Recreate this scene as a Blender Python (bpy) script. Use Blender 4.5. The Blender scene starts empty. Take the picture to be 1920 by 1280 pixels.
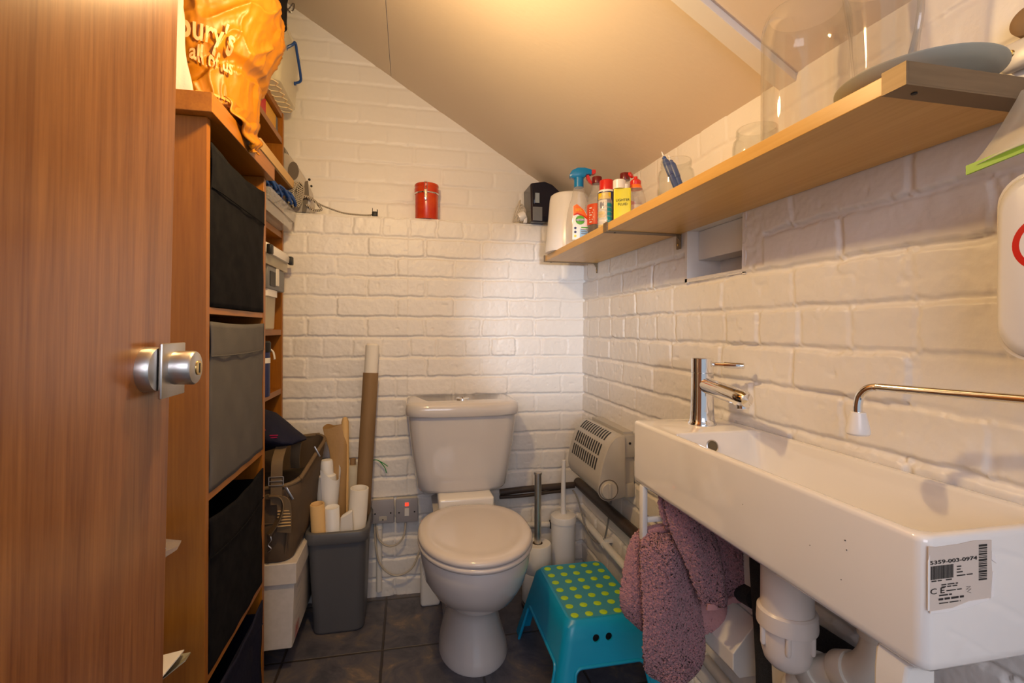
import bpy, bmesh, math, random
import numpy as np
from mathutils import Vector, Matrix
random.seed(7); rng = np.random.default_rng(5)
S = bpy.context.scene
COL = S.collection
R = math.radians
PI = math.pi
# ------------------------------------------------------------------ camera
YAW = R(11.9)
cd = bpy.data.cameras.new('camera'); cam = bpy.data.objects.new('camera', cd); COL.objects.link(cam)
cd.sensor_fit = 'HORIZONTAL'; cd.sensor_width = 36.0; cd.lens = 925.0/1920*36.0
cd.shift_x = 0.0; cd.shift_y = -23.0/1920; cd.clip_start = 0.02; cd.clip_end = 50
cam.matrix_world = Matrix.Translation((0, 0, 1.0)) @ Matrix.Rotation(-YAW, 4, 'Z') @ Matrix.Rotation(PI/2, 4, 'X') @ Matrix.Rotation(0.0045, 4, 'Z')
S.camera = cam
# ------------------------------------------------------------------ light
W = bpy.data.worlds.new('world'); S.world = W; W.use_nodes = True
W.node_tree.nodes['Background'].inputs[0].default_value = (0.80, 0.88, 1.0, 1)
W.node_tree.nodes['Background'].inputs[1].default_value = 0.42
S.view_settings.view_transform = 'Standard'; S.view_settings.look = 'None'
S.view_settings.gamma = 1; S.view_settings.use_curve_mapping = False
S.view_settings.exposure = 0.24
def light(name, kind, loc, power, color, **kw):
    l = bpy.data.lights.new(name, kind); l.energy = power; l.color = color
    for k, v in kw.items():
        if k not in ('target',): setattr(l, k, v)
    o = bpy.data.objects.new(name, l); COL.objects.link(o); o.location = loc
    if 'target' in kw:
        o.rotation_euler = (Vector(kw['target'])-Vector(loc)).to_track_quat('-Z', 'Y').to_euler()
    return o
LAMP = (-0.10, 0.90, 1.598)
light('bulb_light', 'POINT', LAMP, 15.0, (1.0, 0.665, 0.29), shadow_soft_size=0.03)
light('corner_spot', 'SPOT', (0.12, -0.55, 1.08), 80.0, (0.84, 0.90, 1.0), spot_size=R(20), spot_blend=0.8, shadow_soft_size=0.05, target=(0.575, 1.9, 1.03))  # added narrow cool spot that whitens the back right corner, source unseen
light('hall_light', 'AREA', (-0.15, -0.85, 1.35), 7.2, (0.90, 0.88, 1.0), shape='RECTANGLE', size=0.8, size_y=0.7, target=(0.6, 1.0, 0.8))
# ------------------------------------------------------------------ materials
def nt(m): return m.node_tree
def mat(name, color, rough=0.5, metal=0.0, noise=None, bump=None, **kw):
    """noise=(scale, amount, color2) mottles the colour; bump=(scale, strength[, distance])"""
    m = bpy.data.materials.new(name); m.use_nodes = True; t = m.node_tree; b = t.nodes['Principled BSDF']
    b.inputs['Base Color'].default_value = (*color, 1); b.inputs['Roughness'].default_value = rough; b.inputs['Metallic'].default_value = metal
    for k, v in kw.items(): b.inputs[k.replace('_', ' ')].default_value = v
    tc = t.nodes.new('ShaderNodeTexCoord')
    def nz(scale, detail=4):
        n = t.nodes.new('ShaderNodeTexNoise'); n.inputs['Detail'].default_value = detail
        if isinstance(scale, (tuple, list)):
            mp = t.nodes.new('ShaderNodeMapping'); mp.inputs['Scale'].default_value = scale; n.inputs['Scale'].default_value = 1
            t.links.new(tc.outputs['Object'], mp.inputs[0]); t.links.new(mp.outputs[0], n.inputs['Vector'])
        else:
            n.inputs['Scale'].default_value = scale; t.links.new(tc.outputs['Object'], n.inputs['Vector'])
        return n
    if noise:
        n = nz(noise[0]); r = t.nodes.new('ShaderNodeValToRGB'); r.color_ramp.elements[0].position = 0.5-noise[1]; r.color_ramp.elements[1].position = 0.5+noise[1]
        r.color_ramp.elements[0].color = (*color, 1); r.color_ramp.elements[1].color = (*noise[2], 1)
        t.links.new(n.outputs['Fac'], r.inputs[0]); t.links.new(r.outputs[0], b.inputs['Base Color'])
    if bump:
        n = nz(bump[0], 6); bp = t.nodes.new('ShaderNodeBump'); bp.inputs['Strength'].default_value = bump[1]; bp.inputs['Distance'].default_value = bump[2] if len(bump) > 2 else 0.002
        t.links.new(n.outputs['Fac'], bp.inputs['Height']); t.links.new(bp.outputs[0], b.inputs['Normal'])
    return m
def wood(name, c1, c2, axis='Z', rough=0.35, fine=1.0, coat=0.0):
    m = mat(name, c1, rough); t = m.node_tree; b = t.nodes['Principled BSDF']; b.inputs['Coat Weight'].default_value = coat; b.inputs['Coat Roughness'].default_value = 0.15
    tc = t.nodes.new('ShaderNodeTexCoord')
    def layer(sc, det, dist):
        mp = t.nodes.new('ShaderNodeMapping'); s = [sc*fine]*3; s['XYZ'.index(axis)] = sc*fine*0.045; mp.inputs['Scale'].default_value = s
        n = t.nodes.new('ShaderNodeTexNoise'); n.inputs['Scale'].default_value = 1; n.inputs['Detail'].default_value = det; n.inputs['Distortion'].default_value = dist
        t.links.new(tc.outputs['Object'], mp.inputs[0]); t.links.new(mp.outputs[0], n.inputs['Vector']); return n
    a = layer(28, 3, 1.2); f = layer(220, 5, 0.3)
    mx = t.nodes.new('ShaderNodeMix'); mx.data_type = 'FLOAT'; mx.inputs[0].default_value = 0.42
    t.links.new(a.outputs['Fac'], mx.inputs[2]); t.links.new(f.outputs['Fac'], mx.inputs[3])
    r = t.nodes.new('ShaderNodeValToRGB'); r.color_ramp.elements[0].position = 0.34; r.color_ramp.elements[1].position = 0.66
    r.color_ramp.elements[0].color = (*c1, 1); r.color_ramp.elements[1].color = (*c2, 1)
    t.links.new(mx.outputs[0], r.inputs[0]); t.links.new(r.outputs[0], b.inputs['Base Color'])
    bp = t.nodes.new('ShaderNodeBump'); bp.inputs['Strength'].default_value = 0.12; bp.inputs['Distance'].default_value = 0.001
    t.links.new(f.outputs['Fac'], bp.inputs['Height']); t.links.new(bp.outputs[0], b.inputs['Normal'])
    return m
def glass(name, tint=(1, 1, 1), rough=0.02, ior=1.45):
    return mat(name, tint, rough, Transmission_Weight=1.0, IOR=ior)
M = {}
M['brick'] = mat('painted_brick', (0.80, 0.765, 0.72), 0.42, bump=(90, 0.35, 0.0015), noise=(3.5, 0.3, (0.83, 0.80, 0.77)))
M['brick_low'] = M['brick']
M['plaster'] = mat('painted_plaster', (0.72, 0.62, 0.51), 0.75, bump=((60, 90, 60), 0.22, 0.002), noise=(2.2, 0.3, (0.74, 0.645, 0.54)))
M['white_wall'] = mat('white_emulsion', (0.78, 0.76, 0.73), 0.6, bump=(30, 0.2))
M['gloss_white'] = mat('white_gloss_paint', (0.80, 0.78, 0.74), 0.3, bump=(18, 0.25, 0.002))
M['cherry'] = wood('cherry_veneer', (0.27, 0.088, 0.004), (0.38, 0.138, 0.010), 'Z', 0.38)
M['cherry_y'] = wood('cherry_veneer_shelf', (0.27, 0.088, 0.004), (0.38, 0.138, 0.010), 'Y', 0.38)
M['door'] = wood('mahogany_door', (0.20, 0.062, 0.011), (0.40, 0.162, 0.042), 'Z', 0.28, 1.0, 0.35)
M['birch'] = wood('birch_shelf', (0.60, 0.325, 0.070), (0.71, 0.43, 0.12), 'Y', 0.35, 0.7)
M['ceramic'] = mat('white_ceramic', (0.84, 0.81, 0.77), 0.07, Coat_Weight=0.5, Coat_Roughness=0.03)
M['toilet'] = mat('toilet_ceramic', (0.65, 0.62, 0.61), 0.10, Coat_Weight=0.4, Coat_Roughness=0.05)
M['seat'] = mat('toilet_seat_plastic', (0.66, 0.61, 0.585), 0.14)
M['white_plastic'] = mat('white_plastic', (0.82, 0.80, 0.78), 0.25)
M['cream_plastic'] = mat('cream_plastic', (0.70, 0.66, 0.58), 0.3)
M['trap'] = mat('trap_plastic', (0.74, 0.66, 0.60), 0.3)
M['grey_plastic'] = mat('grey_bin_plastic', (0.105, 0.105, 0.112), 0.42, bump=(300, 0.1, 0.0004))
M['heater'] = mat('heater_enamel', (0.47, 0.44, 0.39), 0.35)
M['plategrey'] = mat('grey_faceplate', (0.34, 0.33, 0.36), 0.35)
M['ribs'] = mat('box_rib_plastic', (0.90, 0.78, 0.52), 0.3)
M['slot'] = mat('dark_slot', (0.02, 0.02, 0.02), 0.7)
M['black'] = mat('black_plastic', (0.012, 0.012, 0.013), 0.45, Specular_IOR_Level=0.3)
M['chrome'] = mat('chrome', (0.86, 0.86, 0.86), 0.06, 1.0)
M['steel'] = mat('brushed_steel', (0.62, 0.60, 0.57), 0.33, 1.0, bump=((12, 400, 12), 0.1, 0.0004))
M['satin'] = mat('satin_bracket_steel', (0.17, 0.115, 0.060), 0.5, 0.45, noise=((12, 12, 160), 0.3, (0.23, 0.16, 0.09)))  # brown base colour stands in for wood reflected in the bracket steel
M['darksteel'] = mat('dark_steel', (0.30, 0.28, 0.27), 0.25, 1.0)
M['brass'] = mat('brass', (0.70, 0.50, 0.20), 0.25, 1.0)
M['blackcloth'] = mat('black_canvas', (0.0055, 0.0055, 0.008), 0.9, Specular_IOR_Level=0.12, bump=(600, 0.4, 0.0006), noise=(45, 0.12, (0.009, 0.009, 0.011)))
M['greycloth'] = mat('grey_canvas', (0.105, 0.10, 0.10), 0.8, Specular_IOR_Level=0.2, bump=((300, 300, 900), 0.35, 0.0006), noise=(14, 0.3, (0.125, 0.12, 0.12)))
M['navycloth'] = mat('navy_canvas', (0.012, 0.013, 0.034), 0.8, Specular_IOR_Level=0.2, bump=(60, 0.5, 0.003))
M['khaki'] = mat('khaki_canvas', (0.085, 0.055, 0.032), 0.7, bump=(500, 0.3, 0.0006), noise=(14, 0.3, (0.12, 0.078, 0.045)))
M['khaki_web'] = mat('khaki_webbing', (0.17, 0.115, 0.062), 0.7, bump=((300, 300, 900), 0.6, 0.0006))
M['khaki_in'] = mat('dark_bag_lining', (0.03, 0.022, 0.018), 0.8)
M['card'] = mat('white_card', (0.64, 0.58, 0.53), 0.75, noise=(60, 0.25, (0.56, 0.51, 0.46)), bump=(120, 0.1, 0.0005))
M['paper'] = mat('white_paper', (0.80, 0.77, 0.72), 0.8, bump=(180, 0.25, 0.0006))
M['kraft'] = mat('kraft_tube', (0.24, 0.145, 0.065), 0.7, noise=((60, 60, 9), 0.3, (0.29, 0.18, 0.085)))
M['kraft_light'] = mat('tan_paper', (0.40, 0.24, 0.095), 0.55, bump=(25, 0.7, 0.004))
M['yellow_roll'] = mat('yellow_paper_roll', (0.72, 0.47, 0.20), 0.7, bump=(60, 0.3, 0.001))
M['towel'] = mat('pink_terry', (0.57, 0.285, 0.315), 0.95, noise=(380, 0.2, (0.36, 0.155, 0.185)), bump=(480, 0.9, 0.003), Sheen_Weight=0.35)
M['towel_hem'] = mat('pink_towel_hem', (0.60, 0.31, 0.32), 0.8)
M['stool'] = mat('turquoise_plastic', (0.003, 0.32, 0.56), 0.32)
M['stool_mat'] = mat('stool_grip_mat', (0.04, 0.28, 0.40), 0.55, bump=(200, 0.2, 0.0006))
M['dot'] = mat('lime_rubber_dot', (0.42, 0.66, 0.012), 0.45)
M['lag'] = mat('black_foam', (0.012, 0.012, 0.013), 0.9, bump=(900, 0.8, 0.001), noise=(700, 0.12, (0.03, 0.03, 0.032)))
M['darkpipe'] = mat('dark_painted_pipe', (0.050, 0.034, 0.027), 0.5, bump=(60, 0.4, 0.002))
M['orange'] = mat('orange_polythene', (0.40, 0.150, 0.003), 0.48, bump=(30, 0.25, 0.003))
M['print'] = mat('pale_bag_print', (0.80, 0.40, 0.20), 0.45)
M['print2'] = mat('pale_yellow_print', (0.70, 0.30, 0.06), 0.45)
M['whitecloth'] = mat('white_cotton', (0.40, 0.36, 0.34), 0.9, bump=(16, 0.9, 0.008))
M['clearbox'] = mat('frosted_plastic', (0.93, 0.87, 0.68), 0.3, Alpha=0.42)
def thin_glass(name, tint, base=0.03, rough=0.03, fr=1.5, body=0.0):
    m = bpy.data.materials.new(name); m.use_nodes = True; t = m.node_tree; t.nodes.clear(); L = t.links.new
    o = t.nodes.new('ShaderNodeOutputMaterial'); tr = t.nodes.new('ShaderNodeBsdfTransparent'); tr.inputs[0].default_value = (*tint, 1)
    g = t.nodes.new('ShaderNodeBsdfGlossy'); g.inputs['Roughness'].default_value = rough
    lw = t.nodes.new('ShaderNodeLayerWeight'); lw.inputs[0].default_value = 0.5; pw = t.nodes.new('ShaderNodeMath'); pw.operation = 'POWER'; pw.inputs[1].default_value = 3.5; L(lw.outputs['Facing'], pw.inputs[0])
    f = t.nodes.new('ShaderNodeMath'); f.operation = 'MULTIPLY'; f.inputs[1].default_value = 0.6; L(pw.outputs[0], f.inputs[0])
    ad = t.nodes.new('ShaderNodeMath'); ad.operation = 'ADD'; ad.inputs[1].default_value = base; ad.use_clamp = True; L(f.outputs[0], ad.inputs[0])
    mx = t.nodes.new('ShaderNodeMixShader'); L(ad.outputs[0], mx.inputs[0]); L(tr.outputs[0], mx.inputs[1]); L(g.outputs[0], mx.inputs[2]); last = mx
    if body:
        d = t.nodes.new('ShaderNodeBsdfDiffuse'); d.inputs[0].default_value = (*tint, 1); m2 = t.nodes.new('ShaderNodeMixShader'); m2.inputs[0].default_value = body
        L(mx.outputs[0], m2.inputs[1]); L(d.outputs[0], m2.inputs[2]); last = m2
    L(last.outputs[0], o.inputs[0]); return m
M['clear'] = thin_glass('clear_plastic', (0.94, 0.93, 0.92), 0.03, 0.08, 1.4, 0.14)
M['glass'] = thin_glass('clear_glass', (0.955, 0.96, 0.95), 0.02, 0.02, 1.5, 0.02)
M['glass_thin'] = thin_glass('vase_glass', (0.97, 0.96, 0.94), 0.045, 0.03, 1.45, 0.03)
M['blue'] = mat('blue_plastic', (0.01, 0.055, 0.24), 0.35)
M['sprayblue'] = mat('bright_blue_plastic', (0.0, 0.20, 0.50), 0.3)
M['red'] = mat('red_plastic', (0.62, 0.018, 0.012), 0.3)
M['canred'] = mat('red_enamel', (0.58, 0.035, 0.012), 0.22, noise=(22, 0.15, (0.66, 0.08, 0.015)))
M['darkred'] = mat('dark_red_plastic', (0.16, 0.008, 0.008), 0.3)
M['cola'] = mat('cola', (0.025, 0.007, 0.003), 0.08)
M['orangelabel'] = mat('orange_label', (0.85, 0.17, 0.02), 0.4)
M['colalabel'] = mat('red_orange_label', (0.70, 0.075, 0.015), 0.4)
M['yellow'] = mat('yellow_tin', (0.72, 0.68, 0.02), 0.3)
M['amber'] = mat('amber_tin_side', (0.70, 0.36, 0.02), 0.3)
M['wdyellow'] = mat('yellow_can_label', (0.85, 0.62, 0.02), 0.35)
M['labelwhite'] = mat('white_label', (0.85, 0.85, 0.85), 0.4)
M['labelblue'] = mat('pale_blue_label', (0.30, 0.52, 0.80), 0.4)
M['green'] = mat('green_label', (0.10, 0.42, 0.03), 0.4)
M['limezip'] = mat('lime_green_plastic', (0.22, 0.46, 0.01), 0.35)
M['teal'] = mat('teal_label', (0.0, 0.28, 0.33), 0.4)
M['navy'] = mat('glossy_navy_plastic', (0.006, 0.007, 0.020), 0.14)
M['navyblue'] = mat('navy_print', (0.012, 0.022, 0.12), 0.4)
M['greyscreen'] = mat('grey_blue_panel', (0.30, 0.36, 0.42), 0.3)
M['cable'] = mat('cream_cable', (0.52, 0.46, 0.38), 0.4)
M['greycable'] = mat('grey_cable', (0.22, 0.21, 0.20), 0.45)
M['ironwhite'] = mat('iron_white_plastic', (0.50, 0.46, 0.41), 0.3)
M['irongrey'] = mat('iron_grey_plastic', (0.15, 0.125, 0.10), 0.35)
M['bookred'] = mat('red_book_cover', (0.60, 0.02, 0.02), 0.45)
M['bookyellow'] = mat('yellow_book_cover', (0.75, 0.38, 0.01), 0.45)
M['bookgrey'] = mat('grey_book_cover', (0.16, 0.17, 0.19), 0.45)
M['ink'] = mat('black_ink', (0.015, 0.013, 0.012), 0.6)
M['sticker'] = mat('worn_label_paper', (0.66, 0.56, 0.48), 0.6)
M['torn'] = mat('torn_label_backing', (0.86, 0.82, 0.79), 0.7)
M['red_neon'] = mat('red_neon', (0.9, 0.02, 0.01), 0.3, Emission_Color=(1, 0.05, 0.02, 1), Emission_Strength=1.4)
M['plate'] = mat('grey_green_glaze', (0.34, 0.33, 0.26), 0.6)
M['pinkprint'] = mat('magenta_print', (0.35, 0.01, 0.08), 0.5)
M['twist'] = mat('green_wire', (0.0, 0.30, 0.07), 0.4)
M['overflow_brown'] = mat('brown_overflow_disc', (0.13, 0.10, 0.05), 0.6)  # even brown for the disc that fills the overflow opening
M['bulb'] = mat('lit_bulb', (1, 0.9, 0.7), 0.3, Emission_Color=(1, 0.72, 0.42, 1), Emission_Strength=18.0)
# cord with black/white braid
m = mat('braided_cord', (0.55, 0.48, 0.38), 0.8); t = m.node_tree; wv = t.nodes.new('ShaderNodeTexWave'); wv.bands_direction = 'DIAGONAL'; wv.inputs['Scale'].default_value = 95
tc = t.nodes.new('ShaderNodeTexCoord'); t.links.new(tc.outputs['Object'], wv.inputs['Vector']); rr_ = t.nodes.new('ShaderNodeValToRGB'); rr_.color_ramp.elements[0].position = 0.35; rr_.color_ramp.elements[1].position = 0.5
rr_.color_ramp.elements[0].color = (0.025, 0.02, 0.018, 1); rr_.color_ramp.elements[1].color = (0.62, 0.55, 0.44, 1)
t.links.new(wv.outputs['Fac'], rr_.inputs[0]); t.links.new(rr_.outputs[0], t.nodes['Principled BSDF'].inputs['Base Color']); M['braid'] = m
# floor tile
def floor_mat():
    m = mat('slate_tile', (0.05, 0.045, 0.045), 0.4); t = m.node_tree; b = t.nodes['Principled BSDF']; L = t.links.new
    tc = t.nodes.new('ShaderNodeTexCoord'); T = 0.2915
    sep = t.nodes.new('ShaderNodeSeparateXYZ'); L(tc.outputs['Object'], sep.inputs[0])
    def mth(op, a, v=None):
        n = t.nodes.new('ShaderNodeMath'); n.operation = op
        L(a, n.inputs[0])
        if v is not None:
            if isinstance(v, (int, float)): n.inputs[1].default_value = v
            else: L(v, n.inputs[1])
        return n.outputs[0]
    wob = t.nodes.new('ShaderNodeTexNoise'); wob.inputs['Scale'].default_value = 30; wob.inputs['Detail'].default_value = 3; L(tc.outputs['Object'], wob.inputs['Vector'])
    w = mth('MULTIPLY', mth('SUBTRACT', wob.outputs['Fac'], 0.5), 0.004)
    def dist(ax, off):
        v = mth('ADD', mth('SUBTRACT', sep.outputs[ax], off-50*T), w)
        r = mth('PINGPONG', v, T/2); return r
    d = mth('MINIMUM', dist(0, -0.0735), dist(1, 1.584))
    g = t.nodes.new('ShaderNodeMapRange'); g.inputs[1].default_value = 0.0022; g.inputs[2].default_value = 0.0048; L(d, g.inputs[0])
    n1 = t.nodes.new('ShaderNodeTexNoise'); n1.inputs['Scale'].default_value = 9; n1.inputs['Detail'].default_value = 9; n1.inputs['Roughness'].default_value = 0.68; n1.inputs['Distortion'].default_value = 0.8
    L(tc.outputs['Object'], n1.inputs['Vector'])
    r = t.nodes.new('ShaderNodeValToRGB'); e = r.color_ramp.elements
    e[0].position = 0.36; e[0].color = (0.060, 0.064, 0.085, 1); e[1].position = 0.72; e[1].color = (0.34, 0.24, 0.165, 1)
    x = e.new(0.50); x.color = (0.105, 0.10, 0.125, 1); x = e.new(0.60); x.color = (0.16, 0.135, 0.125, 1)
    L(n1.outputs['Fac'], r.inputs[0])
    mx = t.nodes.new('ShaderNodeMix'); mx.data_type = 'RGBA'; mx.inputs[6].default_value = (0.050, 0.040, 0.036, 1)
    L(g.outputs[0], mx.inputs[0]); L(r.outputs[0], mx.inputs[7]); L(mx.outputs[2], b.inputs['Base Color'])
    hh = mth('ADD', mth('MULTIPLY', n1.outputs['Fac'], 0.4), g.outputs[0])
    bp = t.nodes.new('ShaderNodeBump'); bp.inputs['Strength'].default_value = 0.7; bp.inputs['Distance'].default_value = 0.003
    L(hh, bp.inputs['Height']); L(bp.outputs[0], b.inputs['Normal'])
    return m
M['floor'] = floor_mat()
# ------------------------------------------------------------------ mesh helpers
class MB:
    """collects shapes in world (or local) coordinates; build() links them as one object"""
    def __init__(s): s.v = []; s.f = []
    def add(s, vs, fs):
        k = len(s.v); s.v += [tuple(v) for v in vs]; s.f += [tuple(i+k for i in f) for f in fs]; return s
    def box(s, x0, x1, y0, y1, z0, z1, r=0.0, seg=2):
        if r <= 0:
            return s.add([(x0, y0, z0), (x1, y0, z0), (x1, y1, z0), (x0, y1, z0), (x0, y0, z1), (x1, y0, z1), (x1, y1, z1), (x0, y1, z1)],
                         [(0, 3, 2, 1), (4, 5, 6, 7), (0, 1, 5, 4), (1, 2, 6, 5), (2, 3, 7, 6), (3, 0, 4, 7)])
        bm = bmesh.new(); bmesh.ops.create_cube(bm, size=1)
        for v in bm.verts: v.co = Vector(((x0+x1)/2+v.co.x*(x1-x0), (y0+y1)/2+v.co.y*(y1-y0), (z0+z1)/2+v.co.z*(z1-z0)))
        bmesh.ops.bevel(bm, geom=bm.edges[:], offset=min(r, 0.49*min(abs(x1-x0), abs(y1-y0), abs(z1-z0))), segments=seg, profile=0.5, affect='EDGES')
        bm.verts.index_update(); vs = [v.co.copy() for v in bm.verts]; fs = [[v.index for v in f.verts] for f in bm.faces]; bm.free()
        return s.add(vs, fs)
    def rings(s, rs, cap0=True, cap1=True, closed=True):
        n = len(rs[0]); vs = [p for r in rs for p in r]; fs = []
        for i in range(len(rs)-1):
            for j in range(n if closed else n-1):
                a = i*n+j; b = i*n+(j+1) % n; fs.append((a, b, b+n, a+n))
        if cap0: fs.append(tuple(reversed(range(n))))
        if cap1: fs.append(tuple(range((len(rs)-1)*n, len(rs)*n)))
        return s.add(vs, fs)
    def lathe(s, cx, cy, prof, n=40, cap0=True, cap1=True, sx=1, sy=1):
        rs = [[(cx+sx*r*math.cos(2*PI*k/n), cy+sy*r*math.sin(2*PI*k/n), z) for k in range(n)] for r, z in prof]
        return s.rings(rs, cap0, cap1)
    def cyl(s, p0, p1, r0, r1=None, n=24, cap=True):
        r1 = r0 if r1 is None else r1; p0 = Vector(p0); p1 = Vector(p1); d = (p1-p0).normalized()
        a = d.orthogonal().normalized(); b = d.cross(a)
        rs = [[p+(a*math.cos(2*PI*k/n)+b*math.sin(2*PI*k/n))*r for k in range(n)] for p, r in ((p0, r0), (p1, r1))]
        return s.rings(rs, cap, cap)
    def axis_lathe(s, p0, d, prof, n=32, cap=True):
        """prof: (radius, distance along d)"""
        p0 = Vector(p0); d = Vector(d).normalized(); a = d.orthogonal().normalized(); b = d.cross(a)
        rs = [[p0+d*h+(a*math.cos(2*PI*k/n)+b*math.sin(2*PI*k/n))*r for k in range(n)] for r, h in prof]
        return s.rings(rs, cap, cap)
    def tube(s, pts, r, n=12, sub=6, cap=True, flat=None):
        P = spline(pts, sub); rs = []; prev = None
        for i, p in enumerate(P):
            d = (P[min(i+1, len(P)-1)]-P[max(i-1, 0)]).normalized()
            a = d.orthogonal().normalized() if prev is None else (prev-d*prev.dot(d)).normalized()
            prev = a; b = d.cross(a); ra = r(i/(len(P)-1)) if callable(r) else r
            rb = ra if flat is None else flat
            rs.append([p+a*math.cos(2*PI*k/n)*ra+b*math.sin(2*PI*k/n)*rb for k in range(n)])
        return s.rings(rs, cap, cap)
    def ribbon(s, pts, w, th, side, sub=6):
        """strap through pts, width along 'side'"""
        P = spline(pts, sub); sd = Vector(side).normalized(); rs = []
        for i, p in enumerate(P):
            d = (P[min(i+1, len(P)-1)]-P[max(i-1, 0)]).normalized(); n = d.cross(sd).normalized()
            rs.append([p+sd*w/2+n*th/2, p-sd*w/2+n*th/2, p-sd*w/2-n*th/2, p+sd*w/2-n*th/2])
        return s.rings(rs)
    def prism(s, pts2, plane, a, b):
        """extrude 2D polygon; plane 'XZ' -> along Y from a to b, 'YZ' -> along X, 'XY' -> along Z"""
        f = {'XZ': lambda p, c: (p[0], c, p[1]), 'YZ': lambda p, c: (c, p[0], p[1]), 'XY': lambda p, c: (p[0], p[1], c)}[plane]
        return s.rings([[f(p, a) for p in pts2], [f(p, b) for p in pts2]])
    def build(s, name, m, parent=None, smooth=35, bevel=0, solid=0, subs=0, label=None, origin=None):
        me = bpy.data.meshes.new(name)
        o = bpy.data.objects.new(name, me); COL.objects.link(o)
        org = Vector((0, 0, 0))
        if parent is not None:
            o.parent = parent; org = world_of(parent)
        elif origin is not None:
            org = Vector(origin)
        elif s.v:
            xs = np.array(s.v); org = Vector(((xs[:, 0].min()+xs[:, 0].max())/2, (xs[:, 1].min()+xs[:, 1].max())/2, xs[:, 2].min()))
        if parent is not None and s.v:
            xs = np.array(s.v); c = Vector(((xs[:, 0].min()+xs[:, 0].max())/2, (xs[:, 1].min()+xs[:, 1].max())/2, (xs[:, 2].min()+xs[:, 2].max())/2))
            o.location = c-org; org = c
        else:
            o.location = org
        me.from_pydata([(v[0]-org.x, v[1]-org.y, v[2]-org.z) for v in s.v], [], s.f)
        bm = bmesh.new(); bm.from_mesh(me); bmesh.ops.recalc_face_normals(bm, faces=bm.faces); bm.to_mesh(me); bm.free()
        if m: me.materials.append(m if not isinstance(m, str) else M[m])
        if smooth:
            me.polygons.foreach_set('use_smooth', [True]*len(me.polygons)); me.set_sharp_from_angle(angle=R(smooth))
        if bevel:
            q = o.modifiers.new('bevel', 'BEVEL'); q.width = bevel; q.segments = 2; q.limit_method = 'ANGLE'
        if solid:
            q = o.modifiers.new('solid', 'SOLIDIFY'); q.thickness = solid; q.offset = 0
        if subs:
            q = o.modifiers.new('subs', 'SUBSURF'); q.levels = subs; q.render_levels = subs
        if label: o['label'] = label
        return o
def world_of(o):
    p = Vector(o.location)
    while o.parent is not None: o = o.parent; p += Vector(o.location)
    return p
def spline(pts, sub=6):
    P = [Vector(p) for p in pts]
    if len(P) < 3 or sub <= 1: return P
    out = []
    for i in range(len(P)-1):
        p0 = P[max(i-1, 0)]; p1 = P[i]; p2 = P[i+1]; p3 = P[min(i+2, len(P)-1)]
        for k in range(sub):
            t = k/sub
            out.append(0.5*((2*p1)+(p2-p0)*t+(2*p0-5*p1+4*p2-p3)*t*t+(3*p1-p0-3*p2+p3)*t**3))
    out.append(P[-1]); return out
def rrect(x0, x1, y0, y1, r, z, n=6):
    """rounded rectangle ring, 4*(n+1) points; r one radius or four (x1y1, x0y1, x0y0, x1y0)"""
    rr = r if isinstance(r, (tuple, list)) else (r,)*4; out = []
    for (cx, cy, sx, sy), a0, q in zip(((x1, y1, -1, -1), (x0, y1, 1, -1), (x0, y0, 1, 1), (x1, y0, -1, 1)), (0, 90, 180, 270), rr):
        for k in range(n+1):
            a = R(a0+90*k/n); out.append((cx+sx*q+q*math.cos(a), cy+sy*q+q*math.sin(a), z))
    return out
def tag(o, label, cat, group=None):
    o['label'] = label; o['category'] = cat
    if group: o['group'] = group
    return o
def thing(name, loc, label, cat, group=None):
    o = bpy.data.objects.new(name, None); COL.objects.link(o); o.location = loc; o.empty_display_size = 0.02
    return tag(o, label, cat, group)
def struct(o): o['kind'] = 'structure'; return o
def text(body, size, m, parent, mw, name='lettering', extrude=0.0003, fn=None, bold=0.0, stretch=1.0):
    """text turned into a mesh; mw maps text XY plane to the world, fn(x,y)->world point overrides"""
    cu = bpy.data.curves.new('t', 'FONT'); cu.body = body; cu.size = size; cu.extrude = 0 if fn else extrude; cu.offset = bold; cu.align_x = 'LEFT'; cu.resolution_u = 3
    o = bpy.data.objects.new('t', cu); COL.objects.link(o); dg = bpy.context.evaluated_depsgraph_get(); dg.update()
    me = bpy.data.meshes.new_from_object(o.evaluated_get(dg)); bpy.data.objects.remove(o)
    mb = MB(); bm = bmesh.new(); bm.from_mesh(me); bmesh.ops.triangulate(bm, faces=bm.faces)
    if fn:
        bmesh.ops.subdivide_edges(bm, edges=[e for e in bm.edges if e.calc_length() > size*0.12], cuts=3, use_grid_fill=False)
        bmesh.ops.triangulate(bm, faces=bm.faces)
    bm.verts.index_update()
    vs = [(fn(v.co.x*stretch, v.co.y) if fn else mw @ Vector((v.co.x*stretch, v.co.y, v.co.z))) for v in bm.verts]; fs = [[v.index for v in f.verts] for f in bm.faces]; bm.free()
    mb.add(vs, fs); return mb.build(name, m, parent, smooth=0)
def frame(o, x, y):
    x = Vector(x).normalized(); y = Vector(y).normalized(); z = x.cross(y)
    return Matrix(((x.x, y.x, z.x, o[0]), (x.y, y.y, z.y, o[1]), (x.z, y.z, z.z, o[2]), (0, 0, 0, 1)))
def boolean(o, cutters):
    for c in cutters:
        q = o.modifiers.new('b', 'BOOLEAN'); q.object = c; q.operation = 'DIFFERENCE'; q.solver = 'EXACT'
    dg = bpy.context.evaluated_depsgraph_get(); dg.update()
    me = bpy.data.meshes.new_from_object(o.evaluated_get(dg)); o.modifiers.clear(); o.data = me
    for c in cutters: bpy.data.objects.remove(c)
    return o
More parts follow.
